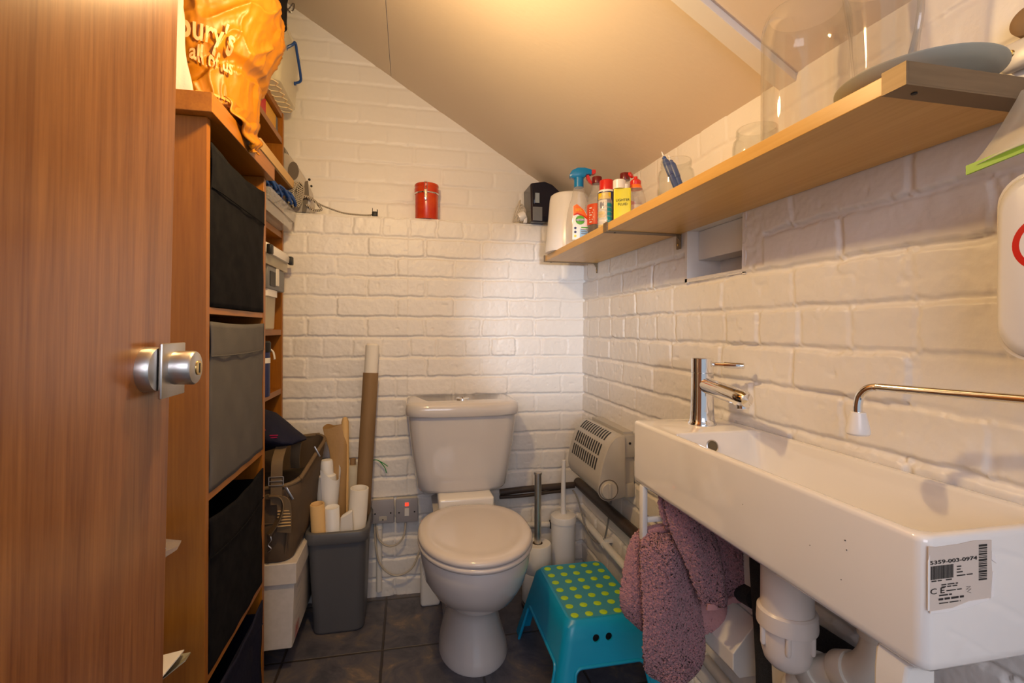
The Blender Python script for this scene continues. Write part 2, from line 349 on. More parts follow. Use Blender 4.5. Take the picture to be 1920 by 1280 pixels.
def vnoise(a, b, scale, seed):
    """smooth value noise on numpy arrays"""
    g = np.random.default_rng(seed).random((257, 257)); x = (a*scale) % 256; y = (b*scale) % 256
    xi = x.astype(int); yi = y.astype(int); fx = x-xi; fy = y-yi; fx = fx*fx*(3-2*fx); fy = fy*fy*(3-2*fy)
    return (g[xi, yi]*(1-fx)*(1-fy)+g[xi+1, yi]*fx*(1-fy)+g[xi, yi+1]*(1-fx)*fy+g[xi+1, yi+1]*fx*fy)*2-1
def fbm(a, b, scale, seed, o=3):
    return sum(vnoise(a, b, scale*2**k, seed+k)*0.5**k for k in range(o))
# ------------------------------------------------------------------ setting
YB, YU, XR, XL = 1.905, 1.99, 0.699, -0.775
COURSE, ZLEDGE = 0.0752, 1.419
def ceil_z(x, y): return 1.512-0.617*(x-0.699)+0.030*(y-2.0)
def brick_wall(name, a0, a1, z0, z1, res, to_world, rows, relief=1.3, hole=None, seed=1, smoothzones=(), top_relief=None):
    na = int((a1-a0)/res)+1; nz_ = int((z1-z0)/res)+1
    A, Z = np.meshgrid(np.linspace(a0, a1, na), np.linspace(z0, z1, nz_), indexing='ij')
    Aw = A+0.0026*fbm(A, Z, 38, seed, 3)+0.0012*fbm(A, Z, 170, seed+40, 2); Zw = Z+0.0022*fbm(A, Z, 26, seed+9, 3)+0.0010*fbm(A, Z, 160, seed+43, 2)
    k = np.floor((ZLEDGE-Zw)/COURSE).astype(int); dz = (ZLEDGE-Zw)-k*COURSE; dz = np.minimum(dz, COURSE-dz)
    da = np.full(A.shape, 9.0); hb = np.zeros(A.shape); r2 = np.random.default_rng(seed)
    for kk in range(k.min(), k.max()+1):
        msk = k == kk; J = np.array(rows(kk)); J = J+r2.normal(0, 0.0022, len(J)); x = Aw[msk]
        idx = np.searchsorted(J, x); lo = J[np.clip(idx-1, 0, len(J)-1)]; hi = J[np.clip(idx, 0, len(J)-1)]
        da[msk] = np.minimum(np.abs(x-lo), np.abs(hi-x))
        off = r2.normal(0, 0.0010, len(J)+2)+0; til = r2.normal(0, 0.007, len(J)+2); hb[msk] = off[idx]+til[idx]*(x-(lo+hi)/2)
    crn = 0.012; d = np.minimum(dz, da); q = np.clip(1-dz/crn, 0, 1)**2+np.clip(1-da/crn, 0, 1)**2; d = np.minimum(d, crn*(1-np.sqrt(q)))
    wn = 0.5+0.5*vnoise(A, Z, 11, seed+77); lo_, hi_ = 0.0022, 0.0075
    t = np.clip((d-lo_)/(hi_-lo_), 0, 1); t = t*t*(3-2*t)
    vj = (da < dz); depth = np.where(vj, 0.0028, 0.0055)*(0.55+0.75*wn)
    H = 0.0055-(1-t)*depth+t*hb+0.00045*fbm(A, Z, 60, seed+3, 3)+0.0022*fbm(A, Z, 4.5, seed+5, 2)+0.00022*fbm(A, Z, 420, seed+8, 2)
    H -= 0.0018*t*np.clip(vnoise(A, Z, 55, seed+12)-0.72, 0, 1)*3
    rl = relief if top_relief is None else np.where(Z > top_relief[0], top_relief[1], relief)
    for (u0, u1, w0, w1) in smoothzones:
        s = np.clip(np.minimum(np.minimum(A-u0, u1-A), np.minimum(Z-w0, w1-Z))/0.01, 0, 1); H = H*(1-s)+s*(0.004+0.0012*fbm(A, Z, 70, 99, 3))
    H = (H-0.004)*rl
    P = to_world(A, Z, H); n = na*nz_; co = np.stack([c.ravel() for c in P], 1).astype(np.float32)
    i = np.arange(n).reshape(na, nz_); q = np.stack([i[:-1, :-1], i[1:, :-1], i[1:, 1:], i[:-1, 1:]], -1).reshape(-1, 4)
    if hole is not None:
        ca = (A[:-1, :-1]+A[1:, 1:]).ravel()/2; cz = (Z[:-1, :-1]+Z[1:, 1:]).ravel()/2
        q = q[~((ca > hole[0]) & (ca < hole[1]) & (cz > hole[2]) & (cz < hole[3]))]
    me = bpy.data.meshes.new(name); me.vertices.add(n); me.vertices.foreach_set('co', co.ravel()); me.loops.add(len(q)*4); me.loops.foreach_set('vertex_index', q.ravel().astype(np.int32))
    me.polygons.add(len(q)); me.polygons.foreach_set('loop_start', np.arange(0, len(q)*4, 4, dtype=np.int32)); me.polygons.foreach_set('loop_total', np.full(len(q), 4, dtype=np.int32))
    me.polygons.foreach_set('use_smooth', np.ones(len(q), dtype=bool)); me.update(calc_edges=True); me.validate(); me.materials.append(M['brick'])
    o = bpy.data.objects.new(name, me); COL.objects.link(o); return struct(o)
hdr, st = 0.104, 0.2135
def rows_back(k):
    if k in (0, 6, 12): return [-1.0]+list(np.arange(-0.306-5*0.1035, 1.0, 0.1035))
    if k % 2: return list(np.arange(-0.362-3*0.2135, 1.1, 0.2135))
    return list(np.arange(-0.259-4*0.2155, 1.1, 0.2155))
def rows_right(k):   # joints along Y
    if k in (5, 11, -1): return list(np.arange(0.345-12*0.1065, 2.4, 0.1065))
    return list(np.arange(0.36-7*0.2135+(0.107 if k % 2 else 0), 2.5, 0.2135))
def rows_up(k): return list(np.arange(-1.26+(0.107 if k % 2 else 0), 1.2, 0.2135))
brick_wall('wall_back', XL, 0.712, 0.0, ZLEDGE, 0.0030, lambda A, Z, H: (A, YB-H, Z), rows_back, seed=11)
brick_wall('wall_back_upper', XL, 0.712, ZLEDGE-0.01, 2.42, 0.0045, lambda A, Z, H: (A, YU-H, Z), rows_up, relief=0.6, seed=31)
brick_wall('wall_right', 0.20, 2.0, 0.0, 1.60, 0.0030, lambda A, Z, H: (XR-H, A, Z), rows_right, seed=52, hole=(0.928, 1.146, 1.129, 1.255),
           smoothzones=((0.86, 0.930, 1.128, 1.262), (1.144, 1.165, 1.12, 1.26)), top_relief=(1.262, 0.45))
struct(MB().box(XR, XR+0.02, -1.2, 0.205, 0, 1.62).build('wall_right_near', 'white_wall', smooth=0))
struct(MB().box(XL, 0.712, YB+0.001, YU+0.03, ZLEDGE-0.02, ZLEDGE-0.0005).build('trim_1', 'gloss_white', smooth=0, bevel=0.003))
struct(MB().box(XL-0.02, XL, -0.05, 2.02, 0, 2.5).build('wall_left', 'white_wall', smooth=0))
struct(MB().box(XL, 0.74, -1.4, 2.02, -0.02, 0.0).build('floor', 'floor', smooth=0, origin=(0, 0, 0)))
# sloping ceiling (with its raised panel seam) as a slab
def slab(x0, x1, y0, y1, th, off=0.0, name='ceiling', m='plaster'):
    mb = MB(); g = []
    for z in (off, off+th):
        g += [(x0, y0, ceil_z(x0, y0)+z), (x1, y0, ceil_z(x1, y0)+z), (x1, y1, ceil_z(x1, y1)+z), (x0, y1, ceil_z(x0, y1)+z)]
    mb.add(g, [(0, 3, 2, 1), (4, 5, 6, 7), (0, 1, 5, 4), (1, 2, 6, 5), (2, 3, 7, 6), (3, 0, 4, 7)])
    return struct(mb.build(name, m, smooth=0, bevel=0.0015))
slab(-0.0685, 0.72, -0.3, 2.02, 0.02)
slab(XL-0.02, -0.0700, -0.3, 2.02, 0.02, 0.0008, 'ceiling_panel')
slab(-0.35, 0.705, 0.783, 0.826, 0.016, -0.0155, 'trim_2', 'gloss_white')
# niche in the right wall
nb = MB()
nb.box(0.6982, 0.80, 0.920, 0.9300, 1.12, 1.262).box(0.6982, 0.80, 1.1435, 1.154, 1.12, 1.262).box(0.6982, 0.80, 0.920, 1.154, 1.122, 1.1310).box(0.6982, 0.80, 0.920, 1.154, 1.2530, 1.262).box(0.795, 0.81, 0.915, 1.16, 1.11, 1.27)
struct(nb.build('wall_niche', 'brick', smooth=0))
struct(MB().box(0.730, 0.79, 0.9305, 1.143, 1.179, 1.2528).build('trim_3', 'gloss_white', smooth=0, bevel=0.002))
# room door, swung inwards on the left
dr = thing('door_1', (-0.309, 0.69, 0), 'varnished reddish brown wooden door standing open at the left', 'door'); dr['kind'] = 'structure'
MB().box(-0.349, -0.309, -0.06, 0.700, 0.0, 1.95).build('door_leaf', 'door', dr, smooth=0, bevel=0.002)
# the leaf leans a little, as the old door does
lk = MB()
LY, LZ = 0.640, 0.952
lk.axis_lathe((-0.309, LY, LZ), (1, 0, 0), [(0.026, 0), (0.026, 0.010), (0.0245, 0.0135), (0.0235, 0.0135)], 40)
rose = lk.build('lock_rose', 'steel', dr, label='scratched round chrome lock rose')
pl = MB(); pl.box(-0.2945, -0.2905, LY-0.004, LY+0.056, LZ-0.034, LZ+0.030, 0.0012)
pl.build('lock_plate', 'steel', dr, label='square steel lock plate')
kn = MB(); kn.axis_lathe((-0.2905, LY+0.030, LZ), (1, 0, 0), [(0.0205, 0), (0.0205, 0.020), (0.019, 0.0222), (0.012, 0.0245), (0.0, 0.025)], 40)
knob = kn.build('lock_cylinder', 'steel', dr)
kh = MB().axis_lathe((-0.2680, LY+0.030, LZ), (1, 0, 0), [(0.009, 0), (0.009, 0.0032), (0.0075, 0.0036)], 24); kh.build('keyway_ring', 'brass', knob)
MB().box(-0.266, -0.2640, LY+0.0285, LY+0.0315, LZ-0.006, LZ+0.006).build('keyhole', 'slot', knob, smooth=0)
dr.rotation_euler = (0, R(0.9), 0); dr.location.x += 0.0; dr.location.z = 0.0
# ------------------------------------------------------------------ lamp (just above the frame)
lp = thing('pendant_lamp', (LAMP[0], LAMP[1], LAMP[2]-0.03), 'bare warm bulb hanging on a cord above the room', 'lamp')
MB().lathe(LAMP[0], LAMP[1]-0.0, [(0.015, LAMP[2]+0.034), (0.018, LAMP[2]+0.04), (0.018, LAMP[2]+0.08), (0.008, LAMP[2]+0.095)], 24).build('lamp_holder', 'white_plastic', lp)
MB().cyl((LAMP[0], LAMP[1], LAMP[2]+0.09), (LAMP[0], LAMP[1], ceil_z(LAMP[0], LAMP[1])), 0.0025).build('cord', 'white_plastic', lp)
# ------------------------------------------------------------------ toilet
def seatring(cx, cy, a, bf, bb, z, n=56):
    """egg outline: half width a, front half length bf (towards -Y), back half length bb"""
    out = []
    for k in range(n):
        t = 2*PI*k/n; c, s_ = math.cos(t), math.sin(t); b = bb if s_ > 0 else bf
        e = 1.0 if s_ <= 0 else 0.80
        out.append((cx+a*math.copysign(abs(c)**e, c), cy+b*math.copysign(abs(s_)**(1.0 if s_ <= 0 else 0.8), s_), z))
    return out
tl = thing('toilet', (0.195, 1.6, 0), 'pale close-coupled toilet with its lid down against the back wall', 'toilet')
TX = 0.192
def dshape(xc, hw, yf, yb, r, z, bulge=0.012, n=8):
    p = rrect(xc-hw, xc+hw, yf, yb, (0.012, 0.012, r, r), z, n)
    return [(x, y-bulge*max(0, 1-((x-xc)/hw)**2)*(1 if y < (yf+yb)/2 else 0), zz) for x, y, zz in p]
def dsubd(p):
    out = []
    for i in range(len(p)):
        a, b = p[i], p[(i+1) % len(p)]; L = math.dist(a, b); k = max(1, int(L/0.02)) if L > 0.03 else 1
        out += [tuple(a[j]+(b[j]-a[j])*q/k for j in range(3)) for q in range(k)]
    return out
def dring(xc, hw, yf, yb, r, z, bulge=0.012, n=8):
    p = dsubd(rrect(-1, 1, -1, 1, 0.001, 0, 1)) if False else rrect(xc-hw, xc+hw, yf, yb, (0.012, 0.012, r, r), z, n)
    # denser front edge so the bulge is round
    a = [q for q in p if q[1] > yf+1e-6 or q[0] < xc-hw+r-1e-6 or q[0] > xc+hw-r+1e-6]
    P = []
    for i in range(len(p)):
        P.append(p[i]); b = p[(i+1) % len(p)]
        if abs(p[i][1]-yf) < 1e-6 and abs(b[1]-yf) < 1e-6 and abs(b[0]-p[i][0]) > 0.05:
            P += [(p[i][0]+(b[0]-p[i][0])*q/10, yf, z) for q in range(1, 10)]
    return [(x, y-bulge*max(0, 1-((x-xc)/hw)**2)*(max(0, ((yf+yb)/2-y)/((yb-yf)/2))), zz) for x, y, zz in P]
c = MB(); prof = [(0.430, 0.140, 1.735), (0.434, 0.150, 1.728), (0.445, 0.157, 1.722), (0.50, 0.166, 1.716), (0.58, 0.178, 1.709), (0.66, 0.187, 1.703), (0.705, 0.190, 1.702)]
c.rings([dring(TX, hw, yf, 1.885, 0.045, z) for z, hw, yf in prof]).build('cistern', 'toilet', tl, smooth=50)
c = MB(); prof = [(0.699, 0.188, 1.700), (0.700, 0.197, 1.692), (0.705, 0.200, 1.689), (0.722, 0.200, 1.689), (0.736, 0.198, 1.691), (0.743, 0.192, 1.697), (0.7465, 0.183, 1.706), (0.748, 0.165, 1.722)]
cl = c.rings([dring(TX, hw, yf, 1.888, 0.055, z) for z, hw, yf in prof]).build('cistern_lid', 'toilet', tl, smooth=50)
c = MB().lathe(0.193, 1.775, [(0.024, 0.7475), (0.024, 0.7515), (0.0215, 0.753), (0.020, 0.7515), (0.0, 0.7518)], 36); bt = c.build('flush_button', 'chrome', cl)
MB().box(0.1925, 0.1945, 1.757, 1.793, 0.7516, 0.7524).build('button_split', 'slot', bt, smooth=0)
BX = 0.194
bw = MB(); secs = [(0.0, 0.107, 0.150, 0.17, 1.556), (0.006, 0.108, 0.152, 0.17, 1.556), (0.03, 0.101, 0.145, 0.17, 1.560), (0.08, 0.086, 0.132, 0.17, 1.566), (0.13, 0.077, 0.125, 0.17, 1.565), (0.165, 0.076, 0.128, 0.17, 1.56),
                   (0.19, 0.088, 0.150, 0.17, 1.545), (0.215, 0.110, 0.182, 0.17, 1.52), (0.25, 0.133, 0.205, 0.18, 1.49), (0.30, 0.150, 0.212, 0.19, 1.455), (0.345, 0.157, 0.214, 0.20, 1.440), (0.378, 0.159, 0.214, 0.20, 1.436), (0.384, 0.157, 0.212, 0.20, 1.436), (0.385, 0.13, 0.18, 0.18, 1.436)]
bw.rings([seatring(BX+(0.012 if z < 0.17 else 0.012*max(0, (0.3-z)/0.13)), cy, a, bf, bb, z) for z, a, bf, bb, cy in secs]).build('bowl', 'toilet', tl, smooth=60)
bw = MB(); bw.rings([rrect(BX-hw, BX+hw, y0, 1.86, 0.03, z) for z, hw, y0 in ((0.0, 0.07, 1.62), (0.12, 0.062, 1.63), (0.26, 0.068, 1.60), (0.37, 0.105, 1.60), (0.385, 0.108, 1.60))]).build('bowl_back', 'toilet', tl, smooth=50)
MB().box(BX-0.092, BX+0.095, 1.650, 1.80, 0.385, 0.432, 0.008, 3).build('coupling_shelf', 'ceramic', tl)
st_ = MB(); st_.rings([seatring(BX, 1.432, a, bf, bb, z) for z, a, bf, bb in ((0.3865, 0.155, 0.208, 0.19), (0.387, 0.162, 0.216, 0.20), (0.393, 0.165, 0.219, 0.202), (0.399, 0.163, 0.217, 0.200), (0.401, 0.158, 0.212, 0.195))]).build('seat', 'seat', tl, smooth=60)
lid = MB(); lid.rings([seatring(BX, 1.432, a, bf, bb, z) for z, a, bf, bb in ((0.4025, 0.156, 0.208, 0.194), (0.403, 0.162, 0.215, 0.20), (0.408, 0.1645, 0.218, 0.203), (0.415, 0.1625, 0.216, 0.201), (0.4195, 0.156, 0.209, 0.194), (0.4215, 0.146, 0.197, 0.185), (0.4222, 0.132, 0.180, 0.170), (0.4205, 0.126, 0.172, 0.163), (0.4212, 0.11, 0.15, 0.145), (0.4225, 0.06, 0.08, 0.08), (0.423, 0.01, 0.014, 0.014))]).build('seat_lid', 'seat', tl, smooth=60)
for s_ in (-1, 1):
    MB().cyl((BX+s_*0.075-0.014, 1.632, 0.398), (BX+s_*0.075+0.014, 1.632, 0.398), 0.0095).build('hinge', 'white_plastic', tl)
w = MB().box(0.048, 0.119, 1.795, 1.86, 0.0, 0.27, 0.012, 3)
tag(w.build('soil_pipe_boxing', 'gloss_white'), 'white painted upright boxing standing behind the left of the toilet bowl', 'boxing')
# ------------------------------------------------------------------ fused spur plates, conduit, cables on the back wall
def faceplate(x0, x1, z0, z1, label, neon):
    t = thing('electrical_faceplate', ((x0+x1)/2, YB, z0), label, 'switch', 'square grey electrical plates low on the back wall')
    MB().box(x0+0.002, x1-0.002, 1.875, YB-0.001, z0+0.002, z1-0.002, 0.003).build('back_box', 'cream_plastic', t)
    p = MB().box(x0, x1, 1.866, 1.876, z0, z1, 0.003).build('front_plate', 'plategrey', t)
    for dx in (0.012, (x1-x0)-0.012): MB().cyl((x0+dx, 1.8665, (z0+z1)/2-0.006), (x0+dx, 1.8652, (z0+z1)/2-0.006), 0.0028).build('screw', 'black', t)
    xc = (x0+x1)/2
    if neon:
        MB().box(xc-0.0065, xc+0.0065, 1.8642, 1.867, z1-0.026, z1-0.014).build('neon_light', 'red_neon', t, smooth=0)
        MB().box(xc-0.008, xc+0.008, 1.8630, 1.867, z0+0.024, z0+0.052, 0.001).build('rocker', 'white_wall', t, smooth=0)
    else:
        f = MB().box(xc-0.014, xc+0.014, 1.8650, 1.867, z0+0.010, z0+0.026, 0.0008).build('fuse_carrier', 'heater', t, smooth=0)
        MB().cyl((xc, 1.8652, z0+0.014), (xc, 1.8642, z0+0.014), 0.0025).build('fuse_screw', 'black', f)
faceplate(-0.127, -0.0475, 0.286, 0.372, 'blank grey fuse plate behind the grey bin, left of the red-lit one', False)
faceplate(-0.0415, 0.0385, 0.284, 0.371, 'grey switch plate with a glowing red light beside the toilet cistern', True)
cn = MB(); cn.cyl((-0.101, 1.888, 0.03), (-0.101, 1.888, 0.286), 0.0105).cyl((-0.101, 1.888, 0.262), (-0.101, 1.888, 0.286), 0.0135)
tag(cn.build('conduit_pipe', 'gloss_white'), 'thin white vertical conduit running from the floor up to the fuse plate', 'pipe')
tag(MB().tube([(-0.117, 1.882, 0.288), (-0.113, 1.872, 0.21), (-0.098, 1.868, 0.14), (-0.06, 1.866, 0.098), (-0.02, 1.866, 0.092), (0.02, 1.868, 0.115), (0.046, 1.878, 0.17)], 0.0033).build('power_cable', 'cable'), 'long cream cable looping low across the wall towards the toilet', 'cable')
tag(MB().tube([(-0.111, 1.88, 0.288), (-0.103, 1.870, 0.232), (-0.075, 1.864, 0.205), (-0.04, 1.864, 0.205), (-0.012, 1.866, 0.235), (-0.006, 1.876, 0.286)], 0.0033).build('power_cable', 'cable'), 'short cream cable looping between the two grey plates', 'cable')
tw = MB(); tw.tube([(-0.13, 1.898, 0.512), (-0.105, 1.885, 0.513), (-0.082, 1.878, 0.488), (-0.076, 1.876, 0.468)], 0.0016, 6).tube([(-0.105, 1.885, 0.513), (-0.085, 1.876, 0.503), (-0.071, 1.870, 0.494)], 0.0016, 6)
tag(tw.build('garden_tie', 'twist'), 'little green wire tie sticking out of the back wall beside the brown tube', 'tie')
# ------------------------------------------------------------------ pipes
pp = MB().tube([(0.352, 1.884, 0.366), (0.45, 1.884, 0.372), (0.60, 1.884, 0.376), (0.655, 1.884, 0.377)], 0.0125, 16)
tag(pp.build('dark_pipe', 'darkpipe'), 'dark pipe along the back wall behind the chrome roll post', 'pipe')
pp = MB().tube([(0.35, 1.880, 0.349), (0.45, 1.880, 0.349), (0.56, 1.881, 0.356), (0.60, 1.881, 0.3565)], 0.0065, 12)
tag(pp.build('dark_hose', 'darkpipe'), 'thin dark hose just under the dark pipe on the back wall', 'pipe')
pp = MB().tube([(0.675, 1.895, 0.384), (0.672, 1.7, 0.384), (0.672, 1.38, 0.384), (0.674, 0.96, 0.384)], 0.019, 16)
tag(pp.build('dark_pipe', 'darkpipe'), 'thick dark pipe running along the right wall below the heater', 'pipe')
pp = MB().tube([(0.40, 1.885, 0.233), (0.50, 1.885, 0.229), (0.552, 1.885, 0.226)], 0.0115, 14)
tag(pp.build('white_pipe', 'gloss_white'), 'short white pipe on the back wall between roll post and brush holder', 'pipe')
MB().axis_lathe((0.556, 1.885, 0.226), (1, 0, 0), [(0.017, 0), (0.017, 0.012)]).build('pipe_clip', 'black', None)
o = bpy.data.objects['pipe_clip']; tag(o, 'black clip round the white pipe on the back wall', 'clip')
pp = MB().tube([(0.640, 1.885, 0.262), (0.662, 1.868, 0.260), (0.672, 1.83, 0.258), (0.674, 1.6, 0.253), (0.676, 1.36, 0.246), (0.676, 1.02, 0.24)], 0.0125, 14).axis_lathe((0.633, 1.885, 0.262), (1, 0, 0), [(0.016, 0), (0.016, 0.02)])
pp.axis_lathe((0.6745, 1.62, 0.2535), (0, -1, 0), [(0.015, 0), (0.015, 0.012)]).box(0.67, 0.698, 1.60, 1.624, 0.262, 0.275)
tag(pp.build('waste_pipe', 'gloss_white'), 'white painted pipe sloping along the foot of the right wall', 'pipe')
pp = MB().tube([(0.676, 1.02, 0.24), (0.674, 0.90, 0.235), (0.672, 0.60, 0.228)], 0.0125, 14)
tag(pp.build('waste_pipe', 'cable'), 'yellowed pipe end below the white boxing under the basin', 'pipe')
tag(MB().tube([(0.630, 1.83, 0.375), (0.640, 1.80, 0.35), (0.652, 1.74, 0.26), (0.664, 1.68, 0.238), (0.672, 1.62, 0.262), (0.676, 1.585, 0.36), (0.68, 1.57, 0.45)], 0.0032, 8).build('heater_cable', 'greycable'), 'grey cable hanging in a loop under the wall heater', 'cable')
# ------------------------------------------------------------------ convector heater on the right wall
ht = thing('convector_heater', (0.65, 1.58, 0.43), 'small beige slotted heater fixed to the right wall', 'heater')
HP = [(.665,.480),(.645,.474),(.620,.472),(.598,.478),(.583,.492),(.576,.515),(.577,.54),(.584,.575),(.594,.61),(.606,.64),(.620,.660),(.636,.672),(.652,.674),(.663,.668)]
def hp_at(y, sc=1.0):
    cx = 0.622; cz = 0.565
    return [(cx+(x-cx)*sc, y, cz+(z-cz)*sc) for x, z in [(p.x, p.y) for p in spline([(a, b, 0) for a, b in HP], 3)]]
MB().rings([hp_at(1.425, 0.94), hp_at(1.428, 0.975), hp_at(1.434, 1), hp_at(1.722, 1), hp_at(1.728, 0.975), hp_at(1.731, 0.94)]).build('casing', 'heater', ht, smooth=50)
HS = spline([(a, b, 0) for a, b in HP], 8)
def hslot(s0, s1, y0, y1):
    """a dark vertical slot following the front curve from parameter s0 to s1"""
    n = len(HS); ix = [i for i in range(4*8, n) if s0 <= HS[i].y <= s1 and HS[i].x < 0.645]; a, b = ix[0], ix[-1]; rs = []
    mb = MB(); L = []; Rr = []
    for i in range(a, b+1):
        d = (HS[min(i+1, n-1)]-HS[i-1]).normalized(); nrm = Vector((-d.y, d.x, 0)); 
        if nrm.x > 0.9: nrm = -nrm
        q = HS[i]; c0 = Vector((0.63, 0.56, 0)); nrm = nrm if (q-c0).dot(nrm) > 0 else -nrm; q = q+nrm*0.0006
        L.append((q.x, y0, q.y)); Rr.append((q.x, y1, q.y))
    return mb.rings([L, Rr], False, False, closed=False)
for (s0, s1) in ((0.556, 0.594), (0.601, 0.637), (0.646, 0.672)):
    mb = MB()
    for k in range(12):
        y = 1.470+k*0.0195; q = hslot(s0, s1, y, y+0.010); mb.add(q.v, q.f)
    mb.build('vent_slots', 'slot', ht, smooth=0)
dl = MB(); dl.axis_lathe((0.606, 1.427, 0.5065), (0, -1, 0), [(0.034, 0), (0.034, 0.002), (0.026, 0.003), (0.025, 0.012), (0.0235, 0.0135), (0, 0.0138)], 40)
dial = dl.build('thermostat_dial', 'heater', ht); MB().axis_lathe((0.606, 1.4268, 0.5065), (0, -1, 0), [(0.0325, 0), (0.0325, 0.0026), (0.0285, 0.0026), (0.0285, 0)], 40, False).build('dial_scale', 'irongrey', dial); MB().box(0.6025, 0.6095, 1.409, 1.416, 0.4855, 0.5275, 0.0015).build('dial_grip', 'heater', dial)
MB().axis_lathe((0.610, 1.4275, 0.554), (0, -1, 0), [(0.004, 0), (0.004, 0.002)]).build('indicator_lamp', 'slot', ht)
lg = MB().axis_lathe((0.632, 1.4285, 0.645), (0, -1, 0), [(0.0095, 0), (0.0095, 0.0012)]); lgo = lg.build('maker_badge', 'slot', ht)
text('~', 0.02, 'heater', lgo, frame((0.6265, 1.4268, 0.640), (1, 0, 0), (0, 0, 1)))
lg = MB(); lg.box(0.655, 0.698, 1.432, 1.442, 0.60, 0.672, 0.004).box(0.655, 0.698, 1.432, 1.442, 0.475, 0.52, 0.006).box(0.662, 0.698, 1.44, 1.71, 0.48, 0.68)
bk = lg.build('wall_bracket', 'heater', ht); MB().axis_lathe((0.680, 1.4322, 0.645), (0, -1, 0), [(0.004, 0), (0.004, 0.0012)]).build('screw', 'slot', bk)
# ------------------------------------------------------------------ roll post, brush
rp = thing('toilet_roll_stand', (0.465, 1.73, 0), 'upright chrome post on a dark round base holding spare rolls', 'roll holder')
MB().lathe(0.465, 1.73, [(0.058, 0.0), (0.060, 0.004), (0.060, 0.016), (0.056, 0.020), (0, 0.020)], 40).build('base', 'darksteel', rp)
MB().lathe(0.462, 1.725, [(0.0125, 0.018), (0.0125, 0.476), (0.0145, 0.477), (0.0145, 0.483), (0.012, 0.485), (0, 0.485)], 28).build('post', 'steel', rp, label='brushed chrome post')
def roll(cx, cy, z0, z1, r, label, ri=0.019):
    t = thing('toilet_roll', (cx, cy, z0), label, 'toilet roll', 'spare rolls threaded on the chrome post')
    MB().lathe(cx, cy, [(ri, z0), (r-0.003, z0), (r, z0+0.004), (r+0.0005, (z0+z1)/2), (r, z1-0.004), (r-0.003, z1), (ri, z1), (ri, z0)], 40, False, False).build('tissue', 'paper', t, smooth=50)
    MB().lathe(cx, cy, [(ri, z0+0.001), (ri, z1-0.0005), (ri-0.001, z1-0.0005), (ri-0.001, z0+0.001)], 28, False, False).build('cardboard_core', 'kraft', t)
roll(0.466, 1.732, 0.0205, 0.128, 0.058, 'white toilet roll at the bottom of the chrome post')
roll(0.462, 1.728, 0.129, 0.2275, 0.050, 'white toilet roll on top of another on the chrome post')
br = thing('toilet_brush_holder', (0.571, 1.765, 0), 'tall white cylindrical toilet brush holder with its white handle', 'toilet brush')
MB().lathe(0.571, 1.765, [(0.042, 0), (0.0445, 0.004), (0.0455, 0.29), (0.0455, 0.292)], 40).build('canister', 'white_plastic', br)
MB().lathe(0.571, 1.765, [(0.048, 0.283), (0.048, 0.303), (0.046, 0.307), (0.016, 0.313), (0, 0.313)], 40).build('lid', 'white_plastic', br)
MB().tube([(0.571, 1.765, 0.31), (0.571, 1.765, 0.42), (0.572, 1.764, 0.512)], lambda t: 0.0105-0.004*t, 16).build('brush_handle', 'white_plastic', br)
# ------------------------------------------------------------------ step stool
stl = thing('step_stool', (0.525, 1.40, 0), 'turquoise plastic step stool with lime green dots below the towels', 'stool')
def stool_ring(z, grow=0.0, inset=0.0):
    f = (0.226-z)/0.226; q = 0.005*max(0, (z-0.215)/0.011)
    return rrect(0.412-0.056*f-grow+inset+q, 0.643+0.048*f+grow-inset-q, 1.240-0.055*f-grow+inset+q, 1.566+0.055*f+grow-inset-q, 0.026, z, 6)
sh = MB(); sh.rings([stool_ring(z) for z in (0.0, 0.06, 0.12, 0.18, 0.212)]+[rrect(0.4145+k, 0.6405-k, 1.2425+k, 1.5635-k, 0.026, z, 6) for z, k in ((0.221, 0.0015), (0.226, 0.0065))]+[rrect(0.4145+k, 0.6405-k, 1.2425+k, 1.5635-k, 0.02, z, 6) for z, k in ((0.2262, 0.013), (0.2235, 0.0155))])
inner = MB(); inner.rings([stool_ring(z, 0, 0.0045) for z in (-0.01, 0.06, 0.12, 0.18, 0.2155)])
ic = inner.build('cut', None, None, smooth=0, origin=(0, 0, 0))
cuts = [ic]
def arch(pts, plane, a, b):
    q = MB().prism(pts, plane, a, b).build('cut', None, None, smooth=0, origin=(0, 0, 0)); cuts.append(q)
def archpts(c0, c1, h, r, s): 
    P = [(c0-s, -0.02), (c0, 0.0)]
    P += [(c0+s+r*(1-math.cos(R(a))), h-r+r*math.sin(R(a))) for a in range(0, 91, 15)]
    P += [(c1-s-r*(1-math.cos(R(a))), h-r+r*math.sin(R(a))) for a in range(90, -1, -15)]
    return P+[(c1, 0.0), (c1+s, -0.02)]
arch(archpts(1.225, 1.555, 0.118, 0.02, 0.018), 'YZ', 0.20, 0.90)
arch(archpts(0.408, 0.640, 0.122, 0.02, 0.018), 'XZ', 1.0, 1.9)
for x in (0.4905, 0.5265):
    cuts.append(MB().axis_lathe((x, 1.10, 0.184), (0, 1, 0), [(0.0095, 0), (0.0095, 0.15)], 24).build('cut', None, None, smooth=0, origin=(0, 0, 0)))
so = sh.build('cut_body', 'stool', None, smooth=0, origin=(0, 0, 0)); so = boolean(so, cuts)
so.name = 'body'; so.parent = stl; so.location = -world_of(stl); so.data.polygons.foreach_set('use_smooth', [True]*len(so.data.polygons)); so.data.set_sharp_from_angle(angle=R(30))
rim = MB(); P0 = [(0.368-0.0, y, z) for y, z in archpts(1.225, 1.555, 0.118, 0.02, 0.018)[1:-1]]
def xs(z): return 0.412-0.056*(0.226-z)/0.226
def ys(z): return 1.240-0.055*(0.226-z)/0.226
rim.tube([(xs(z)-0.001, y, z) for y, z in archpts(1.225, 1.555, 0.118, 0.02, 0.018)[1:-1]], 0.0042, 8, 1)
